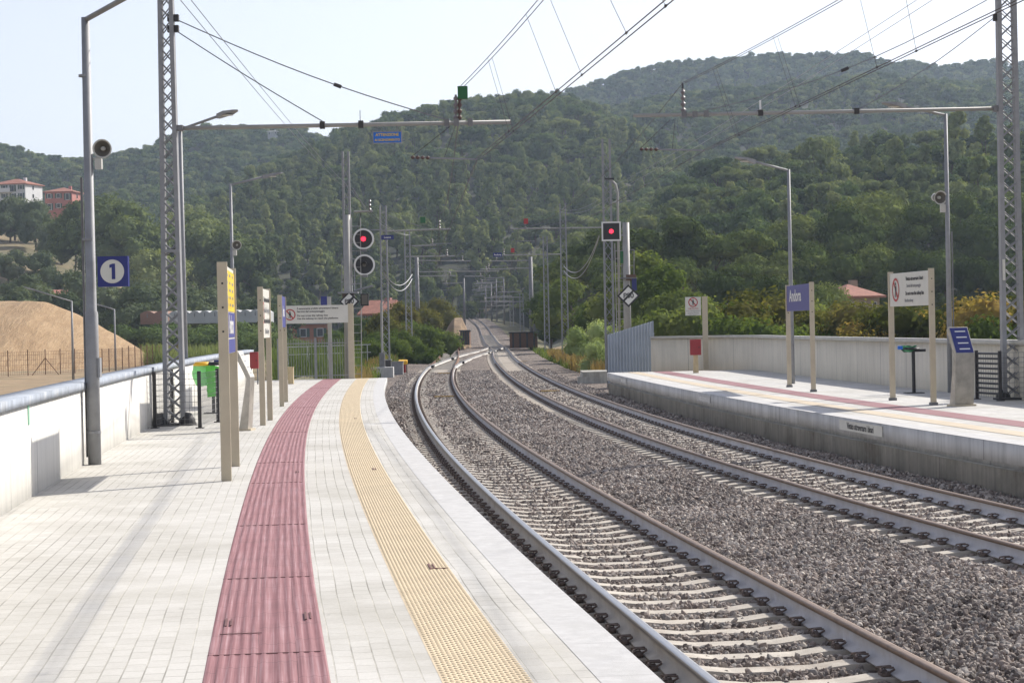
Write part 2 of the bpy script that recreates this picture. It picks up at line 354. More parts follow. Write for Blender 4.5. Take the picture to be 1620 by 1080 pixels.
def sweep(name, P, prof, mat, closed=False, ds=1.0, caps=False, zf=True, u0=None, wob=None, s_off=0.0):
    """profile (offset right of the path, z) carried along the path; uv = (offset along profile, run)"""
    Q, s = resample(P, ds); T, N = frame(Q); pr = np.array(prof, float); k = len(pr); n = len(Q)
    V = np.zeros((n, k, 3)); V[:, :, 0] = Q[:, None, 0]+N[:, None, 0]*pr[None, :, 0]; V[:, :, 1] = Q[:, None, 1]+N[:, None, 1]*pr[None, :, 0]
    V[:, :, 2] = pr[None, :, 1]+(zprof(Q[:, 1])[:, None] if zf else 0)
    if wob is not None: V[:, :, 2] += wob(V[:, :, 0], V[:, :, 1])
    du = np.r_[0, np.cumsum(np.hypot(*np.diff(pr, axis=0).T))] if u0 is None else np.abs(pr[:, 0])
    uv = np.stack(np.broadcast_arrays(du[None, :], (s+s_off)[:, None]), -1)
    kk = k if closed else k-1; i, j = np.meshgrid(np.arange(n-1), np.arange(kk), indexing='ij'); j2 = (j+1) % k
    Fq = np.stack([i*k+j, i*k+j2, (i+1)*k+j2, (i+1)*k+j], -1).reshape(-1, 4)
    me = npmesh(name, V.reshape(-1, 3), Fq, mat, uv.reshape(-1, 2))
    if caps and closed:
        import bmesh; bm = bmesh.new(); bm.from_mesh(me); bm.verts.ensure_lookup_table()
        bm.faces.new([bm.verts[q] for q in range(k)][::1]); bm.faces.new([bm.verts[(n-1)*k+q] for q in range(k-1, -1, -1)])
        bmesh.ops.recalc_face_normals(bm, faces=bm.faces); bm.to_mesh(me); bm.free()
    return me
def S(name, P, prof, mat, parent=None, kind=None, **k):
    o = mobj(name, sweep(name, P, prof, mat, **k), parent)
    if kind: o['kind'] = kind
    return o
# ------------------------------------------------------------------ rails and sleepers
HEAD = [(-.036, -.012), (-.03, -.002), (-.015, 0), (.015, 0), (.03, -.002), (.036, -.012), (.036, -.036), (-.036, -.036)]
WEB = [(-.034, -.0355), (-.010, -.05), (-.009, -.135), (-.074, -.158), (-.075, -.172), (.075, -.172), (.074, -.158), (.009, -.135), (.010, -.05), (.034, -.0355)]
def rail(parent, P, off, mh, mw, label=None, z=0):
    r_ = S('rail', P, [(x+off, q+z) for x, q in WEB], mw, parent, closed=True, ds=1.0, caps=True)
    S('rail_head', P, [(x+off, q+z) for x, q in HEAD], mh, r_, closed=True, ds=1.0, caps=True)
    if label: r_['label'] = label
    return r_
slb = MB()
prof = [(-1.15, -.03), (-.8, .0), (-.55, .002), (-.3, -.028), (.3, -.028), (.55, .002), (.8, 0), (1.15, -.03)]
for i in range(len(prof)-1):
    (a, za), (b, zb) = prof[i], prof[i+1]
    slb.add([(a, -.11, za), (b, -.11, zb), (b, .11, zb), (a, .11, za), (a, -.15, -.2), (b, -.15, -.2), (b, .15, -.2), (a, .15, -.2)],
            [(0, 1, 2, 3), (4, 5, 1, 0), (3, 2, 6, 7)]+([(4, 0, 3, 7)] if i == 0 else [])+([(1, 5, 6, 2)] if i == len(prof)-2 else []))
sl_me = bpy.data.meshes.new('sleeper'); sl_me.from_pydata(slb.v, [], slb.f); sl_me.materials.append(m_sleep)
cl = MB()                        # one rail seat: four dark spring clips on their shoulders
for s_ in (-1, 1):
    for e in (-1, 1):
        x = s_*.115
        cl.box((x, e*.05, -.16), (.055, .04, .035))
        cl.tube([(x-s_*.02, e*.09, -.14), (x-s_*.05, e*.085, -.125), (x-s_*.055, e*.04, -.12), (x+s_*.01, e*.02, -.118), (x+s_*.04, e*.05, -.125), (x+s_*.035, e*.085, -.14)], .0085, 5)
    cl.box((s_*.115, 0, -.172), (.06, .10, .02))
clv = np.array(cl.v)*np.array([1, .85, 1])
def bake_many(name, V, Fs, xf, mat):
    """many small copies of one shape as a single mesh: xf = (x, y, z, angle, lateral offset)"""
    V = np.asarray(V); n = len(xf); xf = np.asarray(xf); c = np.cos(xf[:, 3])[:, None]; s_ = np.sin(xf[:, 3])[:, None]
    x = V[None, :, 0]+xf[:, 4:5]; y = V[None, :, 1]
    W_ = np.stack([x*c-y*s_+xf[:, 0:1], x*s_+y*c+xf[:, 1:2], V[None, :, 2]+xf[:, 2:3]+0*x], -1).reshape(-1, 3)
    quads = [f for f in Fs if len(f) == 4]; A = np.array(quads)
    Fq = (A[None]+np.arange(n)[:, None, None]*V.shape[0]).reshape(-1, 4)
    return npmesh(name, W_, Fq, mat)
def track(label, name, P, sides, ds_y, clips_to, group=None, srange=None):
    t = thing(name, (0, 0, 0), label, 'railway track', group)
    for off, mh, mw, lb in sides: rail(t, P, off, mh, mw, lb)
    Q, s = resample(P, .6); T, N = frame(Q); sel = [i for i in range(len(Q)) if ds_y[0] <= Q[i, 1] <= ds_y[1]]
    rest = []; clips = []
    for k, i in enumerate(sel):
        a = math.atan2(N[i, 1], N[i, 0])+rnd.uniform(-.008, .008); z = -.178+float(zprof(Q[i, 1]))
        if k < 100:
            o = mobj('sleeper', sl_me, t); o.location = (Q[i, 0], Q[i, 1], z); o.rotation_euler = (0, 0, a)
        else: rest.append((Q[i, 0], Q[i, 1], z, a, 0))
        if Q[i, 1] < clips_to:
            for off in (-.7525, .7525): clips.append((Q[i, 0], Q[i, 1], float(zprof(Q[i, 1])), a, off))
    if rest: o = mobj('sleeper', bake_many('sleeper', np.array(slb.v), slb.f, rest, m_sleep), t); o['kind'] = 'stuff'
    if clips: o = mobj('rail_clip', bake_many('rail_clip', clv, cl.f, clips, m_clip), t); o['kind'] = 'stuff'
    return t
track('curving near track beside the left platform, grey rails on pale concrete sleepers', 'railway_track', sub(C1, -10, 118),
      [(-.7525, m_head, m_web_bounce, None), (.7525, m_headb, m_webb, None)], (7, 118), 118)
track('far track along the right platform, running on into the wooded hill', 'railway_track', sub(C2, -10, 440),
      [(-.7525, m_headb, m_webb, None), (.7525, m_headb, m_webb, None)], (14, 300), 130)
ts = thing('railway_track', (0, 0, 0), 'short rusty siding running from the points to the buffer stops', 'railway track')
PS = sub(C1S, 116, 196)
for off in (-.7525, .7525): rail(ts, PS, off, m_rust, m_rust)
Q, s = resample(PS, .62); T, N = frame(Q)
for i in range(4, len(Q)):
    o = mobj('sleeper', sl_me, ts); o.location = (Q[i, 0], Q[i, 1], -.185+float(zprof(Q[i, 1]))); o.rotation_euler = (0, 0, math.atan2(N[i, 1], N[i, 0]))
    if i > 102: break
tx = thing('railway_crossover', (0, 0, 0), 'bright worn crossover rails linking the near track to the far track', 'railway track')
for off in (-.7525, .7525): rail(tx, CX, off, m_head, m_web_bounce, z=.004)
for (x, y) in ((683, 579), (722, 578), (826, 458)): pass
for yy, side in ((121, -.72), (133, .72), (150, -.72), (176, .72), (190, .72)):
    i = int(np.argmin(abs(CX[:, 1]-yy))); T, N = frame(CX); p = CX[i]+N[i]*side
    MB().box((p[0], p[1], -.06), (.3, 1.6, .14)).build('switch_plate', m_iron, tx)
# ------------------------------------------------------------------ track bed and loose stone
def hump(x, y):
    return .02*np.sin(x*1.7+y*.33)+.015*np.sin(x*.9-y*.81)+.01*np.sin(y*2.1+x*2.7)
# level of the ballast from lateral offsets to both tracks
def lateral(P, X, Y): return X-np.interp(Y, P[:, 1], P[:, 0])
def bed(X, Y):
    d1 = np.abs(lateral(C1S, X, Y)); d2 = np.abs(lateral(C2, X, Y)); d = np.minimum(d1, d2)
    core = -.225; z = np.where(d < .68, core, core)
    rise = np.clip((d-.95)/.5, 0, 1); z = z+rise*.075
    l1 = lateral(C1S, X, Y); l2 = lateral(C2, X, Y)
    z = z-np.where((l1 < 0), np.clip((-l1-.95)/.4, 0, 1)*.085, 0)
    z = z-np.where((l2 < 0) & (l2 > -1.35), .075*np.clip((-l2-.9)/.1, 0, 1)*np.clip((1.5+l2)/.3, 0, 1), 0)
    return z+hump(X, Y)*np.clip((d-.9)/.5, 0, 1)*.9+zprof(Y)
ys = np.r_[np.arange(-22, 60, .5), np.arange(60, 440, 2)]; xs = np.linspace(-1, 1, 90)
lft = np.interp(ys, C1S[:, 1], C1S[:, 0])-np.where(ys < 62, 1.95, 3.0); lft = np.where(ys > 196, np.interp(ys, C2[:, 1], C2[:, 0])-6.5+np.clip((ys-196)/80, 0, 1)*2, lft)
rgt = np.interp(ys, C2[:, 1], C2[:, 0])+np.where(ys < 71, 2.0, 3.0)
X = (lft[:, None]+rgt[:, None])/2+(rgt-lft)[:, None]/2*xs[None]; Y = np.broadcast_to(ys[:, None], X.shape)
Z = bed(X, Y); Z[:, 0] = -1.1+zprof(ys); Z[:, -1] = -1.1+zprof(ys)
def gridmesh(name, X, Y, Z, mat, smooth=True):
    a, b = X.shape; i, j = np.meshgrid(np.arange(a-1), np.arange(b-1), indexing='ij')
    return npmesh(name, np.stack([X, Y, Z], -1).reshape(-1, 3), np.stack([i*b+j, i*b+j+1, (i+1)*b+j+1, (i+1)*b+j], -1).reshape(-1, 4), mat, smooth=smooth)
tag(mobj('track_bed', gridmesh('track_bed', X, Y, Z, m_ballast)), kind='structure')
m_dust = M('dusty trodden ballast', (.33, .29, .24), .95, var=.3, scale=2.5, stain=(.2, .165, .13), bmp=.02, bs=14)
for P_, a_, b_ in ((C2, 58, 200), (C1, 78, 118)):
    for (u_, v_) in ((-.64, .64), (.9, 1.25), (-1.25, -.9)): S('ballast_dust', sub(P_, a_, b_), [(u_, -.203), (v_, -.203)], m_dust, kind='structure', ds=1.0)
# scatter system used for loose stone, woods and grass (nobody could count them)
def scatter(name, pts, scl, rot, idx, variants, label, cat):
    n = len(pts); me = bpy.data.meshes.new(name); me.vertices.add(n); me.vertices.foreach_set('co', np.asarray(pts, np.float32).ravel())
    for nm, ty, arr in (('scl', 'FLOAT_VECTOR', scl), ('rot', 'FLOAT_VECTOR', rot), ('idx', 'INT', idx)):
        a = me.attributes.new(nm, ty, 'POINT'); a.data.foreach_set('vector' if ty != 'INT' else 'value', np.asarray(arr, np.float32 if ty != 'INT' else np.int32).ravel())
    o = mobj(name, me); tag(o, label, cat, kind='stuff')
    c = bpy.data.collections.new(name+'_kinds')
    for v in variants: c.objects.link(v)
    ng = bpy.data.node_groups.new(name, 'GeometryNodeTree')
    ng.interface.new_socket('Geometry', in_out='INPUT', socket_type='NodeSocketGeometry'); ng.interface.new_socket('Geometry', in_out='OUTPUT', socket_type='NodeSocketGeometry')
    N_ = ng.nodes; L = ng.links; gi = N_.new('NodeGroupInput'); go = N_.new('NodeGroupOutput')
    ip = N_.new('GeometryNodeInstanceOnPoints'); ci = N_.new('GeometryNodeCollectionInfo'); ci.inputs[0].default_value = c
    ci.inputs['Separate Children'].default_value = True; ci.inputs['Reset Children'].default_value = True
    ip.inputs['Pick Instance'].default_value = True
    def attr(nm, dt):
        a = N_.new('GeometryNodeInputNamedAttribute'); a.data_type = dt; a.inputs[0].default_value = nm
        return [q for q in a.outputs if q.enabled and q.name == 'Attribute'][0]
    e2r = N_.new('FunctionNodeEulerToRotation'); L.new(attr('rot', 'FLOAT_VECTOR'), e2r.inputs[0])
    L.new(gi.outputs[0], ip.inputs['Points']); L.new(ci.outputs[0], ip.inputs['Instance']); L.new(attr('idx', 'INT'), ip.inputs['Instance Index'])
    L.new(e2r.outputs[0], ip.inputs['Rotation']); L.new(attr('scl', 'FLOAT_VECTOR'), ip.inputs['Scale']); L.new(ip.outputs[0], go.inputs[0])
    md = o.modifiers.new('scatter', 'NODES'); md.node_group = ng
    return o
def loose(name, me): return bpy.data.objects.new(name, me)
import bmesh
stones = []
for k in range(7):
    bm = bmesh.new(); bmesh.ops.create_icosphere(bm, subdivisions=1, radius=.5)
    for v in bm.verts: v.co *= rnd.uniform(.72, 1.15); v.co.z *= .75
    bmesh.ops.transform(bm, matrix=Matrix.Rotation(rnd.random()*6, 4, 'X') @ Matrix.Scale(rnd.uniform(1.1, 1.6), 4, (1, 0, 0)), verts=bm.verts)
    me = bpy.data.meshes.new('stone'); bm.to_mesh(me); bm.free(); me.materials.append(m_stone); stones.append(loose('stone', me))
def stone_pts(y0, y1, dens, size):
    n = int(dens*(y1-y0)*11); y = rng.uniform(y0, y1, n); x = np.interp(y, C1S[:, 1], C1S[:, 0])-1.9+rng.uniform(0, 1, n)*11
    l1 = lateral(C1S, x, y); l2 = lateral(C2, x, y)
    ok = (l1 > -1.85) & (l2 < 1.75) & (np.abs(x/np.maximum(y, 1)) < .275)
    for l in (l1, l2): ok &= ~((np.abs(np.abs(l)-.7525) < .085))
    x, y, l1, l2 = x[ok], y[ok], l1[ok], l2[ok]
    # keep most stones off the sleeper tops
    keep = np.ones(len(x), bool)
    for P, l, ymin, dirt in ((C1, l1, -10, .05), (C2, l2, -10, .12)):
        Pq = sub(P, ymin, 440); d = np.r_[0, np.cumsum(np.hypot(*np.diff(Pq, axis=0).T))]; s_ = np.interp(y, Pq[:, 1], d)
        sl_ = np.interp(y, Pq[:, 1], np.gradient(Pq[:, 0], Pq[:, 1])); s2 = s_+l*sl_*-1*-1
        ph = (s2+.3) % .6-.3
        lim = np.where(l > .8, 1.0 if P is C1 else 1.05, 1.2)
        on = (np.abs(ph) < .135) & (np.abs(l) < lim) & (rng.random(len(x)) > dirt)
        keep &= ~on
    x, y = x[keep], y[keep]; z = bed(x, y)+rng.uniform(-.012, .02, len(x)); k = len(x)
    s_ = size*rng.uniform(.5, 1.5, k)
    return np.c_[x, y, z], np.repeat(s_[:, None], 3, 1)*rng.uniform(.85, 1.15, (k, 3)), rng.uniform(0, 6.28, (k, 3))
A = [stone_pts(11, 26, 760, .047), stone_pts(26, 50, 430, .055), stone_pts(50, 110, 130, .075)]
P_, S_, R_ = (np.vstack([a[i] for a in A]) for i in range(3))
scatter('ballast_stones', P_, S_, R_, rng.integers(0, 7, len(P_)), stones, 'loose grey and reddish crushed stone around the sleepers', 'ballast')
# ------------------------------------------------------------------ platforms
def jointed(name, base, period, wdt, dark=.45, second=None):
    m = base.copy(); m.name = name; nt = m.node_tree; b = nt.nodes['Principled BSDF']
    uv = nt.nodes.new('ShaderNodeUVMap').outputs[0]; sx = nt.nodes.new('ShaderNodeSeparateXYZ'); nt.links.new(uv, sx.inputs[0])
    j = math_(nt, 'LESS_THAN', math_(nt, 'FRACT', math_(nt, 'DIVIDE', sx.outputs[1], period)), wdt/period)
    if second is not None:
        j2 = math_(nt, 'LESS_THAN', math_(nt, 'FRACT', math_(nt, 'DIVIDE', math_(nt, 'ADD', sx.outputs[1], second), period)), wdt*.6/period); j = math_(nt, 'MAXIMUM', j, j2)
    l = b.inputs['Base Color'].links[0].from_socket; nt.links.new(mixc(nt, math_(nt, 'MULTIPLY', j, 1-dark), l, (.05, .05, .048)), b.inputs['Base Color'])
    return m
ZL, ZR = .60, .58
PL = sub(C1, -14, 69); PRt = sub(C2, -14, 70)
slab = [(-6.3, ZL), (-6.3, -1.2), (-1.86, -1.2), (-1.86, .33), (-1.71, .36), (-1.71, ZL)]
S('left_platform', PL, slab, m_conc, kind='structure', closed=True, caps=True, ds=.5)
def flat(name, P, a, b, z, mat, s_off=0.0, kind='structure', ds=.5):
    pr = [(a, z), (b, z)]; return S(name, P, pr, mat, kind=kind, ds=ds, u0=True)
m_edge = jointed('pale granite edge with joints', m_coping_stone, 1.0, .006, .5)
flat('left_platform_paving', PL, -6.3, -3.86, ZL+.004, m_pave); flat('left_platform_paving', PL, -3.26, -2.73, ZL+.004, m_pave)
flat('left_platform_paving', PL, -2.32, -2.0, ZL+.004, m_pave); flat('left_platform_edge', PL, -2.0, -1.712, ZL+.006, m_edge)
# ribbed red band: real ribs
pr = []; x = -3.86
while x < -3.27:
    pr += [(x, ZL+.005), (x+.008, ZL+.010), (x+.026, ZL+.010), (x+.034, ZL+.005)]; x += .0545
    if -3.575 < x < -3.53: x += .03
pr.append((-3.26, ZL+.005)); S('red_tactile_band', PL, pr, m_red, kind='structure', ds=.5, u0=True)
flat('yellow_tactile_band', PL, -2.73, -2.32, ZL+.005, m_yst)
Q, s = resample(sub(PL, 8, 68.5), .0255*1.35); T, N = frame(Q); dome = np.array([(math.cos(a)*r_, math.sin(a)*r_, h) for r_, h in ((.0165, 0), (.011, .005)) for a in np.arange(6)*math.pi/3])
dfq = [(k, (k+1) % 6, (k+1) % 6+6, k+6) for k in range(6)]+[(6, 7, 8, 9), (9, 10, 11, 6)]
offs = np.arange(-2.705, -2.33, .051); k = len(offs)
base = (Q[:, None, :]+N[:, None, :]*(offs[None, :, None]+((np.arange(len(Q)) % 2)*.0255)[:, None, None])).reshape(-1, 2)
V = np.concatenate([base, np.full((len(base), 1), ZL+.005)], 1)[:, None, :]+dome[None]
Fq = (np.array(dfq)[None]+np.arange(len(base))[:, None, None]*12).reshape(-1, 4)
tag(mobj('tactile_domes', npmesh('tactile_domes', V.reshape(-1, 3), Fq, M('yellow tactile stud', (.60, .49, .33), .75, var=.06))), kind='structure')
# small lifting slots cut in the tactile plates, replacement plates and dark joints
def decal(P, y, off, w_, l_, mat, z, name='lifting_slot', parent=None):
    Q, s = resample(P, .5); T, N = frame(Q); i = int(np.argmin(abs(Q[:, 1]-y))); p = Q[i]+N[i]*off+T[i]*(y-Q[i, 1]); a = math.atan2(N[i, 1], N[i, 0])
    MBX.box((p[0], p[1], z), (w_, l_, .004), rz=a)
MBX = MB()
for y, off in ((12.05, -3.79), (12.2, -3.335), (24.2, -3.35), (14.4, -2.44), (24.3, -2.44), (40, -3.35), (38, -2.44)):
    decal(PL, y, off, .013, .3, None, ZL+.013); decal(PL, y, off+.028, .010, .26, None, ZL+.013)
decal(PL, 14.28, -2.38, .12, .012, None, ZL+.012); decal(PL, 11.6, -3.7, .23, .010, None, ZL+.012)
for y in (10.9, 14.1, 17.8, 22.6, 26.0, 33.5, 44, 58): decal(PL, y, -3.56, .6, .008, None, ZL+.0088)
o = MBX.build('paving_joint', M('dark maroon joint', (.15, .07, .07), .9)); tag(o, kind='structure')
# right platform
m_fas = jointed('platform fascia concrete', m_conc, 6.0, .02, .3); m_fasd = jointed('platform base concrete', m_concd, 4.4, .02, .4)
S('right_platform', PRt, [(1.70, ZR), (1.70, .31), (1.80, .30), (1.80, -.2), (7.1, -.2), (7.1, ZR)][::-1], m_fas, kind='structure', closed=True, caps=True, ds=.5)
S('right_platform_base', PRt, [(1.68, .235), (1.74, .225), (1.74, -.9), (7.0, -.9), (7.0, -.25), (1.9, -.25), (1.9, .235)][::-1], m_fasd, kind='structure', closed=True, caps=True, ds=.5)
m_pave2 = paver_mat('pale pavers by the far platform', (.50, .49, .465), (.57, .56, .53), (.30, .29, .27), .2, .104, .004)
flat('right_platform_edge', PRt, 1.702, 2.05, ZR+.006, m_edge); flat('right_platform_paving', PRt, 2.05, 7.0, ZR+.004, m_pave2)
flat('yellow_tactile_band', PRt, 2.42, 2.82, ZR+.009, strip_mat('pale yellow tactile', (.56, .47, .34), (.60, .52, .41), (.48, .38, .25), .05, .4)); flat('red_tactile_band', PRt, 3.28, 3.88, ZR+.009, m_red)
pr = [(-7, ZL), (-6.9, -.2)]
# faded plates with lettering on the right platform fascia
def fascia_plate(y, L_, txt, dark):
    Q, s = resample(PRt, .5); T, N = frame(Q); i = int(np.argmin(abs(Q[:, 1]-y))); p = Q[i]+N[i]*1.69; a = math.atan2(-T[i, 1], -T[i, 0])
    t = thing('warning_plate', (p[0], p[1], .46), 'white plate with %s on the right platform edge, %s' % (('black words', 'nearest of three') if dark else ('faded letters', 'at its far corner' if y > 60 else 'the middle one')), 'sign', rz=a)
    MB().box((0, -.003, 0), (L_, .006, .17)).build('panel', m_signw if dark else m_conc, t)
    text(t, txt, .15 if dark else .17, (0, -.008, 0), (math.pi/2, 0, 0), m_text if dark else m_white, bold=True, sx=L_/ (len(txt)*.088)*.95)
fascia_plate(33.6, 2.6, 'Vietato attraversare i binari', True)
fascia_plate(48.0, 1.9, 'Vietato attraversare', False); fascia_plate(64.5, 1.9, 'Vietato attraversare', False)
# ------------------------------------------------------------------ walls behind the platforms
m_wallj = jointed('white painted wall with joints', m_wall, 5.2, .025, .25, second=2.0)
m_copej = jointed('coping with joints', m_cope, 2.6, .02, .3)
wl = thing('platform_wall', (0, 0, 0), 'long white parapet wall with blue grey coping behind the left platform', 'wall')
PW = sub(C1, -14, 67.5)
S('wall', PW, [(-6.3, ZL-.3), (-6.08, ZL-.3), (-6.08, ZL+.975), (-6.3, ZL+.975)], m_wallj, wl, closed=True, caps=True, ds=.5)
S('coping', PW, [(-6.34, ZL+.975), (-6.035, ZL+.975), (-6.035, ZL+1.065), (-6.34, ZL+1.075)], m_copej, wl, closed=True, caps=True, ds=.5)
o = MB().box((0, 0, 0), (.03, .10, .20)).build('wall_marker', M('pale green plastic', (.25, .5, .35), .5)); p = G(42, 788, ZL); o.location = (p.x+.03, p.y, ZL+.86)
tag(o, 'small pale green plate hanging on the near end of the white wall', 'plate'); o.rotation_euler[2] = .11
w0 = sub(C2, -14, 62); Q, s = resample(w0, 1.0); T, N = frame(Q); B = Q+N*6.75
e1 = G(1200, 585.5, ZR); e2 = G(1142, 583.5, ZR); e3 = G(1028, 584, ZR)
WRP = np.vstack([B, [(e2.x+.9, e2.y-2.5)], [(e2.x, e2.y)], [((e2.x+e3.x)/2, (e2.y+e3.y)/2+.3)], [(e3.x, e3.y)]])
wr = thing('platform_wall', (0, 0, 0), 'cream parapet wall in shade behind the right platform', 'wall')
m_wallrj = jointed('cream wall with joints', m_wallr, 2.5, .02, .4)
S('wall', WRP, [(0, ZR-.8), (.22, ZR-.8), (.22, ZR+1.1), (0, ZR+1.1)][::-1], m_wallrj, wr, closed=True, caps=True, ds=.5, zf=False)
S('coping', WRP, [(-.05, ZR+1.1), (.27, ZR+1.1), (.27, ZR+1.2), (-.05, ZR+1.2)][::-1], M('pale concrete coping', (.46, .45, .41), .8, var=.1), wr, closed=True, caps=True, ds=.5, zf=False)
# blue grey sheet fence beyond the wall end
fr = G(1047, 586, ZR); fl = G(965, 586, ZR-.05); ft = thing('sheet_fence', (fl.x, fl.y+1.5, -.3), 'blue grey ribbed sheet fence at the far end of the right platform', 'fence')
w_ = fr.x-fl.x+.1; V = []; n = 60
for i in range(n+1):
    u = i/n; off = .03*(1 if (i//2) % 2 else -1); V += [(u*w_, off, 0), (u*w_, off, 2.15+u*.5)]
b = MB(); b.add(V, [(2*i, 2*i+2, 2*i+3, 2*i+1) for i in range(n)]); o = b.build('sheet', m_fence, ft); md = o.modifiers.new('thickness', 'SOLIDIFY'); md.thickness = .01
for u in (0, .5, 1): MB().box((u*w_, .08, 1.1), (.08, .06, 2.2)).build('post', m_galvd, ft)
o = MB().box((0, 0, .2), (1.1, 3.2, .75)).box((-.5, -1.2, .1), (.5, .9, .55)).build('concrete_block', m_concd); p = G(938, 612, -.25); o.location = (p.x+.2, p.y+3, -.25); tag(o, 'low weathered concrete block at the far end of the right platform', 'block')
# ------------------------------------------------------------------ lattice masts, arms and wires
def lattice(t, h, wb, wt, dep=.22, ch=.07, step=.55, mat=None, smat=None, xb=True):
    mat = mat or m_galv
    for sx in (-1, 1):
        b = MB()
        for i in range(1):
            x0 = sx*wb/2; x1 = sx*wt/2
            b.add([(x0-ch/2, -dep/2, 0), (x0+ch/2, -dep/2, 0), (x0+ch/2, dep/2, 0), (x0-ch/2, dep/2, 0), (x1-ch/2, -dep/2, h), (x1+ch/2, -dep/2, h), (x1+ch/2, dep/2, h), (x1-ch/2, dep/2, h)],
                  [(3, 2, 1, 0), (4, 5, 6, 7), (0, 1, 5, 4), (1, 2, 6, 5), (2, 3, 7, 6), (3, 0, 4, 7)])
        b.build('leg', mat, t)
    for fy in (-1, 1):
        b = MB(); z = .05; n = 0; y = fy*(dep/2-.012); st = step
        while z+st < h-.05:
            xa = wb/2+(wt-wb)/2*z/h; xc = wb/2+(wt-wb)/2*(z+st)/h
            if xb or n % 2 == (fy > 0):
                b.tube([(-xa, y, z), (xc, y, z+st)], .012, 4, False)
            if xb or n % 2 != (fy > 0):
                b.tube([(xa, y, z), (-xc, y, z+st)], .012, 4, False)
            z += st; n += 1
        b.build('lattice_bracing', smat or mat, t)
def insul(t, p0, p1, r=.05, n=5, mat=None, name='insulator'):
    p0, p1 = Vector(p0), Vector(p1); pts = []; rr = []; m = n*4
    for i in range(m+1): pts.append(p0.lerp(p1, i/m)); rr.append(r if i % 4 in (1, 2) else r*.45)
    b = MB(); b.tube(pts, rr, 10); return b.build(name, mat or m_ins, t, smooth=False)
PXM = lambda Y: 3200.0/Y
# near left mast
pb = G(277, 673, ZL); YM = pb.y
tm = thing('catenary_mast', pb, 'tall grey lattice mast on the left platform inside the wire mesh guard', 'mast', 'catenary masts along the tracks')
lattice(tm, 8.3, .31, .19, .2, .075, .25)
b = MB(); b.lathe([(.16, 0), (.15, .1), (.08, .22), (.0, .24)], (-.24, 0, 0)); b.lathe([(.16, 0), (.15, .1), (.08, .22), (0, .24)], (.22, 0, 0)); b.box((0, 0, .02), (.7, .5, .04)); b.build('base', m_iron, tm, smooth=True)
o = MB().box((0, -.12, 3.15), (.32, .02, .05)).build('number_plate', m_galv, tm)
def loc(t, P): return Vector(P)-t.location
a0 = loc(tm, D(283, 203, YM)); a1 = loc(tm, D(808, 193, YM))
arm = MB().tube([a0, a1], .038, 10).build('arm', m_tube, tm, smooth=True)
MB().box(a0, (.16, .16, .1)).build('arm_bracket', m_galvd, arm)
for x in (510, 571, 707, 722, 744): c_ = loc(tm, D(x, 197-(x-570)*.02, YM)); MB().box(c_, (.09, .11, .13)).build('clamp', m_iron if x < 600 else m_galvd, arm)
for i, (x0, y0, x1, y1) in enumerate(((274, 29, 707, 190), (274, 46, 510, 192))):
    p0 = loc(tm, D(x0, y0, YM)); p1 = loc(tm, D(x1, y1, YM)); d_ = (p1-p0).normalized()
    pts = [p0.lerp(p1, k/10)-Vector((0, 0, .12*math.sin(math.pi*k/10)*(1 if i == 0 else .25))) for k in range(11)]
    st = MB().tube(pts, .011, 6).build('stay_rod', m_galvd, tm); MB().box(p0-Vector((.0, 0, 0)), (.2, .12, .12)).build('stay_bracket', m_iron, st)
    if i == 0: q = pts[6]; MB().tube([q-d_*.07, q+d_*.07], .035, 8).build('coupler', m_iron, st)
# bird spike, insulator, green box at the arm
p = loc(tm, D(570, 199, YM)); MB().tube([p, p+Vector((0, 0, .28))], .006, 4).build('spike', m_iron, arm)
for x in (721, 727): insul(arm, loc(tm, D(x, 190, YM)), loc(tm, D(x, 150, YM)), .045, 4, m_insg if x < 725 else m_ins)
gbx = MB().box(loc(tm, D(732, 147, YM)), (.18, .12, .23)).build('counterweight_box', m_greenb, arm)
def steady(t, xa, ya, xb, yb, Y, up):
    A_, B_ = loc(t, D(xa, ya, Y)), loc(t, D(xb, yb, Y)); s_ = MB().tube([A_.lerp(B_, .0), B_], .017, 6).build('steady_arm', m_galv, t)
    insul(s_, A_, A_.lerp(B_, .3), .035, 4, m_ins); MB().tube([A_, loc(t, D(*up, Y))], .006, 4, False).build('hanger', m_wire, s_)
    MB().tube([A_.lerp(B_, .5), loc(t, D(up[0]+8, up[1], Y))], .005, 4, False).build('hanger', m_wire, s_); return s_
steady(tm, 650, 249, 755, 252, YM, (712, 200))
# hanging blue sign under the arm
def board(name, t, x0, y0, x1, y1, Y, mat, frame_=None, th=.03):
    A_, B_ = D(x0, y0, Y), D(x1, y1, Y); c = (A_+B_)/2-t.location; w_ = abs(B_.x-A_.x); h_ = abs(B_.z-A_.z)
    o = MB().box(c, (w_, th, h_)).build(name, mat, t)
    if frame_:
        b = MB()
        for sx in (-1, 1): b.box(c+Vector((sx*w_/2, -.004, 0)), (.015, th+.016, h_+.03))
        for sz in (-1, 1): b.box(c+Vector((0, -.004, sz*h_/2)), (w_, th+.014, .015))
        b.build('frame', frame_, o)
    return o, c, w_, h_
th_ = thing('hanging_sign', D(613, 217, YM), 'blue sign with pale yellow words hanging under the long mast arm', 'sign')
o, c, w_, h_ = board('panel', th_, 590, 209, 635.5, 226, YM, m_blueb, m_galv)
text(th_, 'ATTENZIONE', .068, c+Vector((0, -.02, .045)), (math.pi/2, 0, 0), m_yel, bold=True); text(th_, 'AI SCENDIMENTO', .056, c+Vector((0, -.02, -.048)), (math.pi/2, 0, 0), m_yel, bold=True)
for sx in (-1, 1): MB().tube([c+Vector((sx*w_*.35, 0, h_/2)), c+Vector((sx*w_*.35, 0, h_/2+.1))], .006, 4).build('hanger', m_galvd, th_)
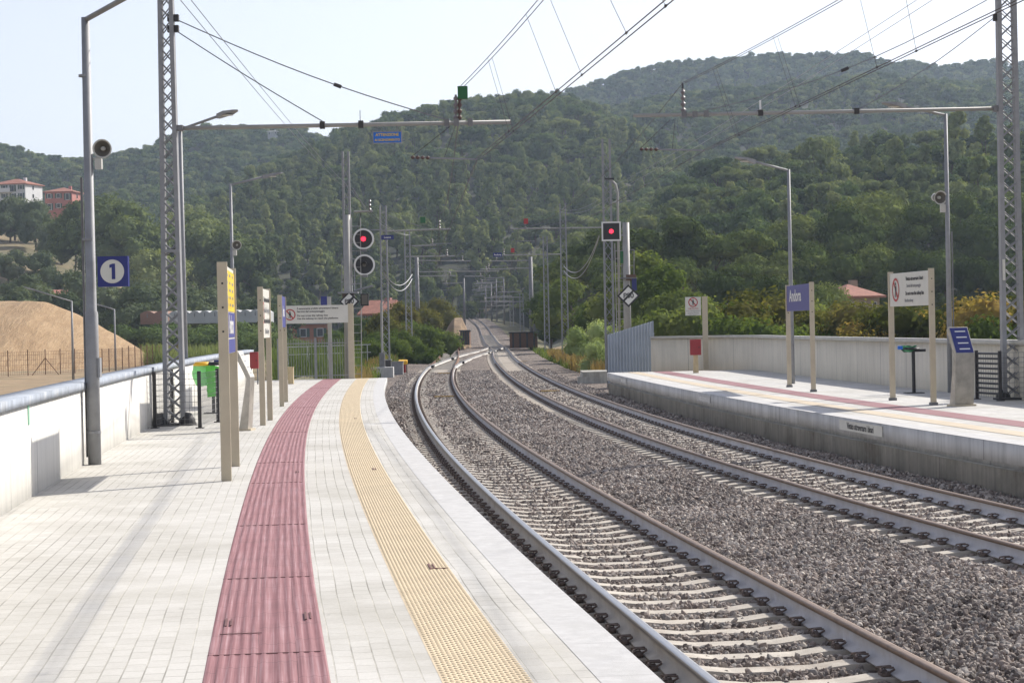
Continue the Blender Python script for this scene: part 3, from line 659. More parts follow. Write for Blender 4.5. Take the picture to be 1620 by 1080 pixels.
# near right mast
pb = G(1603, 632, ZR); YR_ = pb.y
tr = thing('catenary_mast', pb, 'tall grey lattice mast at the right edge beside the black mesh panel', 'mast', 'catenary masts along the tracks')
lattice(tr, 9.0, .36, .30, .2, .085, .29)
MB().lathe([(.15, 0), (.14, .1), (.07, .2), (0, .22)], (-.2, 0, 0)).box((0, 0, .02), (.7, .5, .04)).build('base', m_iron, tr, smooth=True)
MB().box((-.17, -.12, 2.62), (.05, .02, .42)).build('number_plate', m_signw, tr)
a0 = loc(tr, D(1570, 172, YR_)); a1 = loc(tr, D(1002, 183, YR_))
arm2 = MB().tube([a0, a1], .038, 10).build('arm', m_tube, tr, smooth=True)
for x in (1082, 1099, 1117, 1203, 1355, 1575): c_ = loc(tr, D(x, 181-(x-1080)*.018, YR_)); MB().box(c_, (.1, .11, .12)).build('clamp', m_iron if x in (1203, 1355) else m_galvd, arm2)
p = loc(tr, D(1203, 180, YR_)); MB().tube([p, p+Vector((0, 0, .27))], .022, 6).build('spike', m_white, arm2)
insul(arm2, loc(tr, D(1081, 178, YR_)), loc(tr, D(1080, 140, YR_)), .05, 4, m_insg); MB().tube([loc(tr, D(1080, 142, YR_)), loc(tr, D(1080, 132, YR_))], .02, 6).build('wire_saddle', m_iron, arm2)
for x0, y0, x1, y1 in ((1573, 28, 1355, 175), (1573, -6, 1099, 179)):
    p0 = loc(tr, D(x0, y0, YR_)); p1 = loc(tr, D(x1, y1, YR_)); sg = .1 if y0 > 0 else .3
    pts = [p0.lerp(p1, k/10)-Vector((0, 0, sg*math.sin(math.pi*k/10))) for k in range(11)]
    st = MB().tube(pts, .010, 6).build('stay_rod', m_galvd, tr); MB().box(p0+Vector((.06, 0, 0)), (.16, .12, .14)).build('stay_bracket', m_iron, st)
    if y0 < 0: d_ = (p1-p0).normalized(); MB().tube([pts[5]-d_*.08, pts[5]+d_*.08], .035, 8).build('coupler', m_iron, st)
steady(tr, 1012, 236, 1115, 238, YR_, (1060, 190))
# wires
def wire(t, pts, r, mat, name, n=5): return MB().tube(pts, r, n, False).build(name, mat, t)
def sag(p0, p1, s_, n=24): return [Vector(p0).lerp(Vector(p1), k/n)-Vector((0, 0, s_*4*(k/n)*(1-k/n))) for k in range(n+1)]
tw = thing('overhead_line', (0, 0, 0), 'twin overhead wires with droppers above the near track', 'overhead wires')
tw2 = thing('overhead_line', (0, 0, 0), 'twin overhead wires with droppers above the far track', 'overhead wires')
def cat_line(t, A_, Bs, Cc, Dd, drops, far):
    """A messenger point at the mast, B its next towards the viewer; C contact point at the mast, D next; drops at fractions; far: onward points"""
    m_pts = sag(A_, Bs, .55, 30); c_pts = sag(Cc, Dd, .02, 30)
    for dx in (-.035, .035):
        wire(t, [p+Vector((dx, 0, 0)) for p in m_pts], .006, m_wire, 'messenger_wire'); wire(t, [p+Vector((dx*1.1, 0, 0)) for p in c_pts], .007, m_wire, 'contact_wire')
    for f_ in drops:
        i = f_*30; k = int(i); u = i-k; pm = m_pts[k].lerp(m_pts[k+1], u); pc = c_pts[k].lerp(c_pts[k+1], u)
        for dy, dx in ((0, -.035), (1.2, .035)):
            k2 = min(29, int((f_*30)+dy/abs(Bs[1]-A_[1])*30)); pm2 = m_pts[k2]; pc2 = c_pts[k2]
            wire(t, [pm2+Vector((dx, 0, 0)), pc2+Vector((dx, 0, 0))], .0032, m_wire, 'dropper', 4)
            MB().tube([pc2+Vector((dx, -.03, 0)), pc2+Vector((dx, .03, 0))], .016, 5).build('clip', m_iron, t)
    pm, pc = Vector(A_), Vector(Cc)
    for (fm, fc) in far:
        fm, fc = Vector(fm), Vector(fc); mp = sag(pm, fm, .7, 16); cp = sag(pc, fc, .03, 16)
        wire(t, mp, .008, m_wire, 'messenger_wire', 4); wire(t, cp, .008, m_wire, 'contact_wire', 4)
        for k in (2, 5, 8, 11, 14): wire(t, [mp[k], cp[k]], .0035, m_wire, 'dropper', 4)
        pm, pc = fm, fc
mA = D(731, 137, YM); cA = D(755, 252, YM)
B1 = D(853, 0, 24.4); dirm = (B1-mA); mB = Vector((mA.x+dirm.x*4.3+.3, mA.y+dirm.y*4.3, 6.75))
c1 = D(1047, 0, 19.2); dc = c1-cA; cB = cA+dc*3.0; cB.z = cA.z
FT = lambda P, Y, dx, z: (float(np.interp(Y, P[:, 1], P[:, 0]))+dx, Y, z+float(zprof(Y)))
cat_line(tw, mA, mB, cA, cB, (.1, .215, .33, .45), [(FT(C1, 78, .3, 6.7), FT(C1, 78, .3, 5.3)), (FT(C1, 118, -.3, 6.6), FT(C1, 118, -.3, 5.3)), (FT(C1S, 158, .2, 6.6), FT(C1S, 158, .2, 5.3)), (FT(C1S, 195, -.2, 6.6), FT(C1S, 195, -.2, 5.3))])
mA2 = D(1080, 132, YR_); cA2 = D(1115, 238, YR_); B2 = D(1335, 0, 27.5); dm = B2-mA2; mB2 = mA2+dm*4.0; mB2.z = 6.9
c2 = D(1619, 27, 22.0); dc = c2-cA2; cB2 = cA2+dc*2.6; cB2.z = cA2.z
cat_line(tw2, mA2, mB2, cA2, cB2, (.07, .17, .28, .4, .52), [(FT(C2, 92, -.3, 6.7), FT(C2, 92, -.3, 5.4)), (FT(C2, 145, .3, 6.7), FT(C2, 145, .3, 5.3)), (FT(C2, 200, -.3, 6.7), FT(C2, 200, -.3, 5.3)), (FT(C2, 260, .2, 6.7), FT(C2, 260, .2, 5.3)), (FT(C2, 330, 0, 6.7), FT(C2, 330, 0, 5.3))])
tf = thing('feeder_line', (0, 0, 0), 'pair of thin pale feeder wires sweeping down from the upper left', 'feeder wires')
for k, (a, b_) in enumerate((((308, 0), (548, 300)), ((324, 0), (552, 296)))):
    p1 = D(b_[0], b_[1], 95); p0 = D(a[0], a[1], 30); d_ = p0-p1; wire(tf, sag(p1, p1+d_*1.5, .3, 24), .007, m_wirel, 'wire', 4)
    wire(tf, sag(p1, D(645+k*3, 372, 132), .5, 12), .008, m_wirel, 'wire', 4)
tf = thing('feeder_line', (0, 0, 0), 'pair of thin pale feeder wires rising to the upper right', 'feeder wires')
for k, (a, b_) in enumerate((((1416, 0), (975, 292)), ((1440, 0), (978, 300)))):
    p1 = D(b_[0], b_[1], 92); p0 = D(a[0], a[1], 38); d_ = p0-p1; wire(tf, sag(p1, p1+d_*1.5, .3, 24), .007, m_wirel, 'wire', 4)
    wire(tf, sag(p1, D(885, 330+k*4, 125), .5, 12), .008, m_wirel, 'wire', 4)
# ------------------------------------------------------------------ farther masts
def far_mast(xb, yb, ytop, wpx, label, arm=None, z=0.0, solid=False, box=None, sgn=None, Y=None):
    p = G(xb, yb, z) if Y is None else D(xb, yb, Y); Y = p.y; t = thing('catenary_mast', p, label, 'mast', 'catenary masts along the tracks'); h = (yb-ytop)/3200*Y; wd = wpx/3200*Y
    if solid: MB().tube([(0, 0, -.5), (0, 0, h)], [wd/2*1.0, wd/2*.75], 12).build('pole', m_galvd, t, smooth=True)
    else: lattice(t, h, wd*.85, wd*.7, .2, .09, .5, mat=m_galv)
    if arm:
        for (xa, ya, xc, yc) in arm:
            A_, B_ = loc(t, D(xa, ya, Y)), loc(t, D(xc, yc, Y)); a = MB().tube([A_, B_], .045, 8).build('arm', m_tube, t)
            dirn = 1 if xc > xa else -1; e = B_.lerp(A_, .16)
            top = A_+Vector((-.05*dirn, 0, 1.1)); MB().tube([top, B_.lerp(A_, .3)], .014, 4, False).build('stay_rod', m_galvd, t)
            insul(a, e, e+Vector((0, 0, .55)), .06, 3, m_insg)
            f1 = e+Vector((-.6*dirn, 0, -.85)); st = MB().tube([f1, f1+Vector((1.3*dirn, 0, 0))], .02, 4).build('steady_arm', m_galv, a); MB().tube([f1, f1+Vector((.2, 0, .85))], .01, 4).build('hanger', m_wire, a)
    if box:
        bx, by, mt = box; MB().box(loc(t, D(bx, by, Y)), (.3, .2, .36)).build('counterweight_box', mt, t)
    if sgn:
        x0, y0, x1, y1, m_, txt = sgn; ps = D((x0+x1)/2, (y0+y1)/2, Y); s_ = thing('hanging_sign', ps, txt[1], 'sign'); s_.location.y -= .1
        o, c, w_, h_ = board('panel', s_, x0, y0, x1, y1, Y-.1, m_); text(s_, txt[0], h_*.6, c+Vector((0, -.02, 0)), (math.pi/2, 0, 0), m_white, bold=True)
    return t
far_mast(554, 600, 240, 13, 'lattice mast behind the two round red signals', [(560, 335, 590, 334)], z=0)
far_mast(611, 580, 325, 13, 'lattice mast carrying the arm with the far green box', [(604, 366, 713, 362)], box=(669, 348, m_greenb), sgn=(603, 372, 623, 379, m_blue, ('Loano', 'small blue name board hung below the second left arm')))
far_mast(648, 566, 366, 11, 'slim lattice mast left of the round concrete pole', [(640, 406, 720, 405), (652, 389, 690, 388)])
far_mast(662, 553, 407, 8, 'stout round pole left of the tracks ahead of the bushes', [(662, 430, 790, 429), (662, 412, 745, 413), (662, 437, 722, 436)], solid=True)
far_mast(735, 512, 440, 4, 'distant pole standing beside the sand heap', [(735, 447, 700, 448), (735, 437, 765, 437)], solid=True, Y=250)
far_mast(966, 592, 220, 16, 'tall lattice mast behind the square red signal', None)
far_mast(895, 566, 322, 12, 'lattice mast carrying the arm with the red box', [(952, 360, 808, 362)], box=(832, 350, m_redm))
far_mast(866, 558, 374, 9, 'slim lattice mast left of the mast with the red box', [(886, 402, 780, 404)], box=(811, 396, m_redm), sgn=(780, 400, 794, 406, m_blue, ('Andora', 'tiny blue board on the second right arm')))
far_mast(842, 552, 406, 8, 'stout round pole by the rusty low parapet', [(842, 424, 760, 426), (842, 412, 775, 413)], solid=True)
for i, (x, yb, yt, Y) in enumerate(((826, 524, 464, 215), (810, 516, 470, 235), (798, 507, 440, 275), (786, 504, 442, 315), (778, 503, 446, 350), (769, 500, 452, 390))):
    far_mast(x, yb, yt, 2.6 if i > 1 else 7, ['nearest', 'second', 'third', 'fourth', 'fifth', 'farthest'][i]+' in the row of distant masts receding right of the tracks', [(x, yt+6, x-58+i*7, yt+7), (x, yt-3+i, x-38+i*5, yt-2+i), (x, yt+13, x-44+i*5, yt+14)] , solid=(i > 1), Y=Y)
# ------------------------------------------------------------------ lamp posts
def lamp_post(xb, yb, xt, yt, z, label, head, Y=None, r=.075, arm_px=None, mat=None):
    p = G(xb, yb, z) if Y is None else D(xb, yb, Y); Y = p.y; t = thing('lamp_post', p, label, 'lamp post', 'lamp posts beside the platforms and road')
    top = loc(t, D(xt, yt, Y)); top.x *= .2; h = top.z
    MB().tube([(0, 0, 0), (0, 0, h*.34), (top.x*.34, 0, h*.345), (top.x, 0, h)], [r, r, r*.8, r*.62], 16).build('pole', mat or m_galv, t, smooth=True)
    e = Vector(head)
    if arm_px is not None:
        A_ = Vector((top.x, 0, h-.03)); d_ = (e-A_); b = MB(); b.tube([A_, e], r*.42, 8); b.build('arm', mat or m_galv, t, smooth=True)
        dn = d_.normalized(); hl = arm_px; lum = MB(); rz = math.atan2(dn.y, dn.x); pitch = -math.asin(dn.z)
        m4 = Matrix.Translation(e) @ Matrix.Rotation(rz, 4, 'Z') @ Matrix.Rotation(pitch, 4, 'Y')
        outline = [(0, -.06), (.08, -.09), (hl*.55, -.15), (hl*.9, -.1), (hl, 0), (hl*.9, .1), (hl*.55, .15), (.08, .09), (0, .06)]
        n = len(outline); vs = [m4 @ Vector((x, y, .035*(1-(x/hl)**2)+.012)) for x, y in outline]+[m4 @ Vector((x, y, -.045*(1-x/hl)-.006)) for x, y in outline]
        lum.add(vs, [tuple(range(n)), tuple(range(2*n-1, n-1, -1))]+[(i, i+n, (i+1) % n+n, (i+1) % n) for i in range(n)]); l_ = lum.build('lamp_head', m_galv, t)
        c = m4 @ Vector((hl*.45, 0, -.045)); MB().box(c, (hl*.5, .16, .02), rz=rz).build('diffuser', m_signw, l_)
    return t, h
def horn(t, P, side=1, s=1.0, yaw=0.0):
    """round horn loudspeaker facing the camera, on a small bracket box"""
    o = MB(); c = Vector(P); ax = [(.045, .20), (.05, .13), (.075, .06), (.125, 0.0), (.132, -.01), (.125, -.012), (.11, .0), (.06, .07), (.03, .12), (.028, .03), (.0, .02)]
    o.lathe([(r_*s, h_*s) for r_, h_ in ax], (0, 0, 0), 'Y', 20); h = o.build('horn_speaker', m_horn, t, smooth=True); h.location = c; h.rotation_euler = (R(6), 0, yaw)
    MB().lathe([(.0, .118*s), (.058*s, .072*s), (.108*s, .0015*s)], (0, 0, 0), 'Y', 20).build('throat', m_horni, h, smooth=True)
    MB().lathe([(.07*s, .19*s), (.075*s, .25*s), (.05*s, .31*s), (0, .315*s)], (0, 0, 0), 'Y', 16).build('driver', m_horn, h, smooth=True)
    b = MB(); b.box(c+Vector((-.06*side, .05, -.2*s)), (.09*s, .09*s, .14*s)); b.tube([c+Vector((-.18*side, .05, -.14*s)), c+Vector((0, .08, -.1*s))], .015, 6); b.build('speaker_bracket', m_horn, t)
t1, h1 = lamp_post(150, 735, 137, 28, ZL, 'nearest lamp post on the left, carrying a horn speaker and the number one sign', (1.35, -1.6, 6.0), arm_px=.62, r=.085)
Y1 = t1.location.y; p = loc(t1, D(163, 236, Y1)); horn(t1, (p.x, p.y-.05, p.z), 1, .95)
MB().tube([(-.1, .04, .1), (-.1, .04, 3.7)], .018, 6).build('cable_conduit', m_galvd, t1)
for z, rb in ((.42, .095), (2.9, .078), (5.0, .068)): MB().lathe([(rb-.03, -.02), (rb, -.015), (rb, .015), (rb-.03, .02)], (-.035*z/5.6, 0, z), n=16).build('pole_band', m_galv, t1)
MB().box((.09, 0, 1.25), (.03, .12, .25)).build('hatch', m_galv, t1)
s1 = thing('platform_sign', D(179, 429, Y1-.05), 'thick square blue sign with white disc and number one, fixed to the nearest lamp post', 'sign')
o, c, w_, h_ = board('panel', s1, 155, 406, 204, 453, Y1-.05, m_blue, th=.10)
MB().lathe([(0, 0), (.152, 0), (.152, .004), (0, .004)], (c.x-.005, c.y-.056, c.z), 'Y', 36).build('disc', m_signw, s1)
b = MB(); b.add([(c.x+x, c.y-.059, c.z+z) for x, z in ((-.012, -.10), (.034, -.10), (.034, .10), (.0, .10), (-.04, .085), (-.04, .045), (-.012, .052))], [tuple(range(7))]); b.build('number', m_blue, s1)
t2, h2 = lamp_post(288, 668, 283, 206, ZL, 'lamp post close behind the near lattice mast, its head over the mast arm', (.7, -1.5, 5.6), arm_px=.6, Y=48); 
t2.location = (G(277, 640, ZL).x+.12, 46.5, ZL)
e = loc(t2, D(345, 183, 44.5)); 
for c_ in list(t2.children_recursive): bpy.data.objects.remove(c_)
def rebuild_lamp(t, h, e, hl, r=.07):
    MB().tube([(0, 0, 0), (0, 0, h)], [r, r*.62], 14).build('pole', m_galv, t, smooth=True); e = Vector(e)
    MB().tube([(0, 0, h-.03), e], r*.45, 8).build('arm', m_galv, t, smooth=True); d_ = (e-Vector((0, 0, h))).normalized(); rz = math.atan2(d_.y, d_.x)
    m4 = Matrix.Translation(e) @ Matrix.Rotation(rz, 4, 'Z') @ Matrix.Rotation(-math.asin(d_.z), 4, 'Y')
    ol = [(0, -.05), (hl*.5, -.15), (hl*.9, -.08), (hl, 0), (hl*.9, .08), (hl*.5, .15), (0, .05)]; n = 7
    vs = [m4 @ Vector((x, y, .04*(1-(x/hl)**2)+.012)) for x, y in ol]+[m4 @ Vector((x, y, -.05*(1-x/hl)-.006)) for x, y in ol]
    l_ = MB().add(vs, [tuple(range(n)), tuple(range(2*n-1, n-1, -1))]+[(i, i+n, (i+1) % n+n, (i+1) % n) for i in range(n)]).build('lamp_head', m_galv, t)
    MB().box(m4 @ Vector((hl*.4, 0, -.04)), (hl*.45, .16, .02), rz=rz).build('diffuser', m_signw, l_)
top = loc(t2, D(285, 203, 46.5)); t2.location.x += top.x*1.0-0.0
top = loc(t2, D(285, 203, 46.5)); rebuild_lamp(t2, top.z, loc(t2, D(345, 184, 45.6)), .68)
def lamp2(xb, yb, xt, yt, z, eh, hl, label, Y=None, r=.065):
    p = G(xb, yb, z) if Y is None else D(xb, yb, Y); t = thing('lamp_post', p, label, 'lamp post', 'lamp posts beside the platforms and road')
    top = loc(t, D(xt, yt, p.y)); rebuild_lamp(t, top.z, loc(t, D(eh[0], eh[1], p.y-(.4 if Y is None else 0))), hl, r); return t
t3 = lamp2(372, 640, 363, 291, ZL, (416, 280), .6, 'lamp post with a horn speaker rising behind the tall yellow and blue sign', Y=59)
p = loc(t3, D(372, 388, 59)); horn(t3, (p.x+.05, p.y-.05, p.z), 1, 1.1)
t4 = lamp2(1504, 621, 1498, 180, ZR, (1432, 169), .62, 'tall lamp post with a horn speaker against the right platform wall')
p = loc(t4, D(1487, 313, t4.location.y)); horn(t4, (p.x, p.y-.05, p.z), -1, 1.2, R(12))
MB().tube([(.1, .03, .1), (.1, .03, 3.6)], .016, 6).build('cable_conduit', m_galvd, t4)
lamp2(1254, 607, 1247, 268, ZR, (1194, 256), .62, 'slim lamp post behind the dark blue station name board')
lamp2(116, 600, 113, 476, 0, (55, 459), .9, 'road lamp on lower ground in front of the bare bank, left one', Y=148, r=.1)
lamp2(183, 586, 181, 489, 0, (163, 484), .9, 'road lamp on lower ground in front of the bare bank, right one', Y=181, r=.1)
# ------------------------------------------------------------------ signs on twin posts
def twin_sign(name, b0, b1, z, label, h, panel, ph=1.0, pw=.10, lettered=None, over=0):
    A_, B_ = G(*b0, z), G(*b1, z); t = thing(name, A_, label, 'sign'); v = B_-A_; L_ = v.length; rz = math.atan2(v.y, v.x); t.rotation_euler[2] = rz
    for i, x in enumerate((0, L_)):
        q = MB().box((x, 0, h/2), (.055, pw, h)).build('post', m_post, t, bevel=.004)
        for k in range(3): MB().box((-.029 if i == 0 else L_-.03, 0, h-.24-k*.27), (.006, .02, .02)).build('bolt', m_black, q)
    return t, L_
def panel(t, L_, z0, z1, mat, face=-1, th=.06, name='panel', inset=.03):
    return MB().box((L_/2, 0, (z0+z1)/2), (L_-2*inset, th, z1-z0)).build(name, mat, t, bevel=.003)
HP = 2.46
# 1. tall yellow and blue board (track side is local -y)
t, L_ = twin_sign('post_sign', (358.5, 761), (372, 738), ZL, 'tall double post sign with yellow board above blue, nearest on the left platform', HP, None, pw=.115)
panel(t, L_, 1.42, 2.43, m_signw); ys_ = -.034
b = MB().box((L_/2, ys_, 2.15), (L_-.16, .008, .47)).build('yellow_field', m_yel, t)
for r_ in range(5):
    bb = MB()
    for c_ in range(3): bb.box((.25+c_*(L_-.5)/2.6+.1, ys_-.006, 2.33-r_*.085), (.42-.1*((r_+c_) % 3), .002, .03))
    bb.build('notice_line', m_textg, b)
MB().box((L_/2, ys_, 1.755), (L_-.16, .008, .29)).build('blue_field', m_bluel, t); MB().box((L_/2, ys_, 1.51), (L_-.16, .008, .16)).build('blue_field', m_bluel, t)
text(t, 'Andora', .3, (L_/2, ys_-.008, 1.75), (math.pi/2, 0, 0), m_white, bold=True, sx=1.3)
# 2. white warning board
def prohibit(t, c, r_, rot, name='prohibition_ring'):
    g = thing(name, (0, 0, 0), None, None) if False else None
    b = MB(); n = 28
    vs = []; 
    for k in range(n):
        a = 2*math.pi*k/n; vs += [(c[0]+math.cos(a)*r_, c[1], c[2]+math.sin(a)*r_), (c[0]+math.cos(a)*r_*.8, c[1], c[2]+math.sin(a)*r_*.8)]
    b.add(vs, [(2*k, 2*k+1, (2*k+3) % (2*n), (2*k+2) % (2*n)) for k in range(n)]); q = r_*.62; w_ = r_*.08
    b.add([(c[0]-q, c[1]-.001, c[2]+q-w_), (c[0]-q+w_*2, c[1]-.001, c[2]+q+w_), (c[0]+q, c[1]-.001, c[2]-q+w_), (c[0]+q-w_*2, c[1]-.001, c[2]-q-w_)], [(0, 3, 2, 1)])
    o = b.build(name, m_redm, t); f = MB(); z = c[2]
    f.lathe([(0, 0), (r_*.13, 0), (r_*.13, .001), (0, .001)], (c[0], c[1]-.002, z+r_*.5), 'Y', 12)
    f.add([(c[0]+x*r_, c[1]-.002, z+y*r_) for x, y in ((-.18, .33), (.18, .33), (.2, -.08), (.12, -.1), (.14, -.62), (.02, -.62), (0, -.15), (-.05, -.15), (-.14, -.62), (-.26, -.6), (-.14, -.1), (-.2, .0))], [tuple(range(12))])
    f.build('walking_figure', m_text, o); return o
t, L_ = twin_sign('post_sign', (416, 673), (427.5, 665), ZL, 'double post sign with white lettered board edge-on, second along the left platform', HP, None)
panel(t, L_, 1.55, 2.43, m_signw)
for k, s_ in enumerate(('Vietato attraversare i binari', 'Servirsi del sottopassaggio', 'Do not cross the railway lines', 'Use the underpass')): text(t, s_, .13, (L_*.58, -.036, 2.24-k*.19), (math.pi/2, 0, 0), m_text if k % 2 == 0 else m_textg, bold=True, sx=1.05)
prohibit(t, (.3, -.036, 2.0), .2, 0)
# 3. blue board
t, L_ = twin_sign('post_sign', (446, 643), (452.5, 636), ZL, 'double post sign with blue board edge-on, third along the left platform', HP, None)
panel(t, L_, 1.75, 2.45, m_bluel); text(t, 'Andora', .34, (L_/2, -.036, 2.1), (math.pi/2, 0, 0), m_white, bold=True)
# 4. cross-wise warning board at the platform end
A_ = G(449, 601, ZL); B_ = G(553, 600, ZL); t = thing('post_sign', (A_.x, A_.y, ZL), 'long white warning board facing along the left platform at its far end', 'sign'); W4 = B_.x-A_.x
for x in (0.02, W4): MB().box((x, 0, 1.27), (.20 if x > 1 else .1, .06, 2.54)).build('post', m_post, t, bevel=.004)
MB().box((W4/2-.02, -.045, 2.20), (W4-.12, .03, .60)).build('panel', m_signw, t, bevel=.003)
prohibit(t, (.26, -.063, 2.2), .19, 0)
for s_, y, sz, m_ in (('È severamente proibito attraversare il binario', 2.40, .088, m_text), ('Servirsi del sottopassaggio', 2.30, .088, m_text), ('Do not cross the railway line', 2.16, .088, m_text), ('Use the subway to reach the platforms', 2.06, .088, m_text)):
    text(t, s_, sz, (.5, -.063, y), (math.pi/2, 0, 0), m_, align='LEFT', bold=True, sx=.86 if len(s_) > 40 else 1)
# right platform: station name board, warning board, small board
def r_sign(b_far, b_near, z, label, h, z0, z1, mat, lines, ring=False):
    A_, B_ = G(*b_far, z), G(*b_near, z); t = thing('post_sign', A_, label, 'sign'); v = B_-A_; L_ = v.length; t.rotation_euler[2] = math.atan2(v.y, v.x)
    for i, x in enumerate((0, L_)):
        q = MB().box((x, 0, h/2), (.055, .11, h)).build('post', m_post, t, bevel=.004)
        for k in range(3): MB().box((x+.029, 0, h-.2-k*.25), (.006, .022, .022)).build('bolt', m_black, q)
        MB().box((x, 0, .03), (.09, .15, .06)).build('foot', m_galvd, q)
    panel(t, L_, z0, z1, mat, inset=.03)
    for s_, x, y, sz, m_, sx in lines: text(t, s_, sz, (x*L_, -.036, y), (math.pi/2, 0, 0), m_, bold=True, sx=sx)
    if ring: prohibit(t, (.17*L_, -.036, (z0+z1)/2), (z1-z0)*.36, 0)
    return t
r_sign((1249, 612.5), (1287, 620), ZR, 'dark blue station name board reading Andora on two posts', 2.58, 1.92, 2.55, m_bluel, [('Andora', .38, 2.28, .40, m_white, 1.5)])
r_sign((1412.5, 633.5), (1477, 641), ZR, 'white board with red ring and dark lettering on two posts, right platform', 2.64, 1.93, 2.60, m_signw,
       [('Vietato attraversare i binari', .64, 2.47, .105, m_text, .95), ('Servirsi del sottopassaggio', .62, 2.33, .09, m_textg, .95), ('Do not cross the railway line', .64, 2.18, .105, m_text, .95), ('Use the subway', .5, 2.04, .09, m_textg, .95)], ring=True)
p = G(1117, 584, ZR); t = thing('post_sign', p, 'small white no walking notice on a single post at the right platform end', 'sign')
MB().box((0, 0, 1.3), (.19, .08, 2.6)).build('post', m_post, t, bevel=.004); MB().box((-.42, -.01, 2.26), (.56, .03, .66)).build('panel', m_signw, t)
prohibit(t, (-.42, -.03, 2.40), .17, 0)
for k in range(4): text(t, ('VIETATO', 'Non oltrepassare', 'questo limite', 'No entry')[k], .075 if k else .09, (-.42, -.03, 2.17-k*.075), (math.pi/2, 0, 0), m_redm if k == 0 else m_textg)
# ------------------------------------------------------------------ ticket reading stands (slanted top)
def stand(p, rz, label, top_mat, s=1.0, ink=None):
    t = thing('information_stand', p, label, 'stand', rz=rz)
    side = [(0, 0), (.17, 0), (.06, 1.05), (-.06, 1.5), (-.14, 1.48), (-.05, 1.03)]      # local x = front to back
    side = [(.12, 0), (.30, 0), (.13, .98), (.36, 1.44), (.29, 1.50), (.05, 1.0)]
    MB().prism([(x, z) for x, z in side], -.21, .21).build('body', M('brushed steel', (.42, .39, .34), .4, .5, var=.25, scale=4), t, bevel=.006)
    MB().box((.21, 0, .02), (.3, .46, .04)).build('foot', m_post, t)
    a = (.29-.05, 1.50-1.0); l_ = math.hypot(*a); n = (-a[1]/l_, a[0]/l_); c = ((.29+.05)/2+n[0]*.004, 0, 1.25+n[1]*.004)
    d_ = Vector((a[0]/l_, 0, a[1]/l_)); pn = MB()
    for sx in (-1,):
        vs = [Vector(c)+d_*u*l_*.47+Vector((0, v*.19, 0)) for u, v in ((-1, -1), (1, -1), (1, 1), (-1, 1))]; pn.add(vs, [(0, 3, 2, 1)])
    f_ = pn.build('blue_panel', top_mat, t)
    b = MB()
    for k in range(4): q = Vector(c)+Vector((n[0], 0, n[1]))*.003+d_*(-.3+k*.2)*l_*1.1; u = d_*.012; b.add([q-u+Vector((0, -.13, 0)), q+u+Vector((0, -.13, 0)), q+u+Vector((0, .1, 0)), q-u+Vector((0, .1, 0))], [(0, 1, 2, 3)])
    b.build('printed_line', ink or m_white, f_); return t
p = G(1531, 643, ZR); stand(p, math.pi*.5+.35, 'silver information stand with slanted blue top on the right platform', m_blue)
p = G(383, 681, ZL); p.x += .24; stand(p, math.pi*.5+1.48, 'slanted steel information stand seen from the side between the left platform signs', m_signw, ink=m_textg).scale = (.88, .8, .9)  # pale top: glare on the slanted panel put into its colour
# ------------------------------------------------------------------ litter bins with bags
def bag(t, c, w_, h_, mat, name, seed, drop=1.0):
    r_ = random.Random(seed); n = 18; vs = []; fs = []; L = 9
    for i in range(L+1):
        u = i/L; rr = w_*(.5+.06*math.sin(u*7+seed))*(1-.25*u**3); 
        for k in range(n):
            a = 2*math.pi*k/n; q = rr*(1+.16*math.sin(a*5+u*3+seed)+.08*r_.uniform(-1, 1)); vs.append((c[0]+math.cos(a)*q, c[1]+math.sin(a)*q*.7, c[2]-u*h_+.02*math.sin(a*3+seed)))
    fs = [(i*n+k, i*n+(k+1) % n, (i+1)*n+(k+1) % n, (i+1)*n+k) for i in range(L) for k in range(n)]+[tuple(L*n+k for k in range(n))]
    return MB().add(vs, fs).build(name, mat, t, smooth=False)
def bagmat(name, c):
    m, nt, b = newmat(name); b.inputs['Base Color'].default_value = (*c, 1); b.inputs['Roughness'].default_value = .35; b.inputs['Transmission Weight'].default_value = .0
    t_ = nt.nodes.new('ShaderNodeBsdfTranslucent'); t_.inputs[0].default_value = (*c, 1); mx = nt.nodes.new('ShaderNodeMixShader'); mx.inputs[0].default_value = .55
    nt.links.new(b.outputs[0], mx.inputs[1]); nt.links.new(t_.outputs[0], mx.inputs[2]); nt.links.new(mx.outputs[0], nt.nodes['Material Output'].inputs[0]); return m
p = G(338, 654, ZL); t = thing('litter_bin', p, 'litter bin stand with bright green plastic bags and yellow lid on the left platform', 'litter bin')
MB().tube([(0, 0, 0), (0, 0, 1.0)], .035, 10).box((0, 0, .012), (.36, .36, .024)).build('post', m_iron, t)
mg = bagmat('bright green bag', (.25, .75, .16)); mg2 = bagmat('pale green bag', (.45, .85, .45))
bag(t, (.07, -.1, .98), .36, .62, mg, 'green_bag', 1); bag(t, (-.22, -.05, 1.0), .34, .42, mg2, 'green_bag', 4)
for x, m_ in ((-.2, m_yelb), (.08, m_black)): MB().lathe([(.0, .05), (.15, .045), (.19, .0), (.19, -.03), (.17, -.03)], (x, -.06, 1.02), n=18).build('lid', m_, t, smooth=True)
MB().box((.12, -.1, 1.05), (.14, .1, .1)).build('blue_cap', m_blue, t)
p = G(1446, 622, ZR); t = thing('litter_bin', p, 'litter bin stand with small dark green bag by the right platform wall', 'litter bin')
MB().tube([(0, 0, 0), (0, 0, .98)], .04, 10).box((0, 0, .012), (.4, .4, .024)).build('post', m_black, t)
bag(t, (-.1, -.05, 1.06), .3, .12, bagmat('dark green bag', (.03, .12, .06)), 'green_bag', 3); MB().box((-.3, -.03, 1.03), (.1, .1, .08)).build('blue_cap', m_blueb, t)
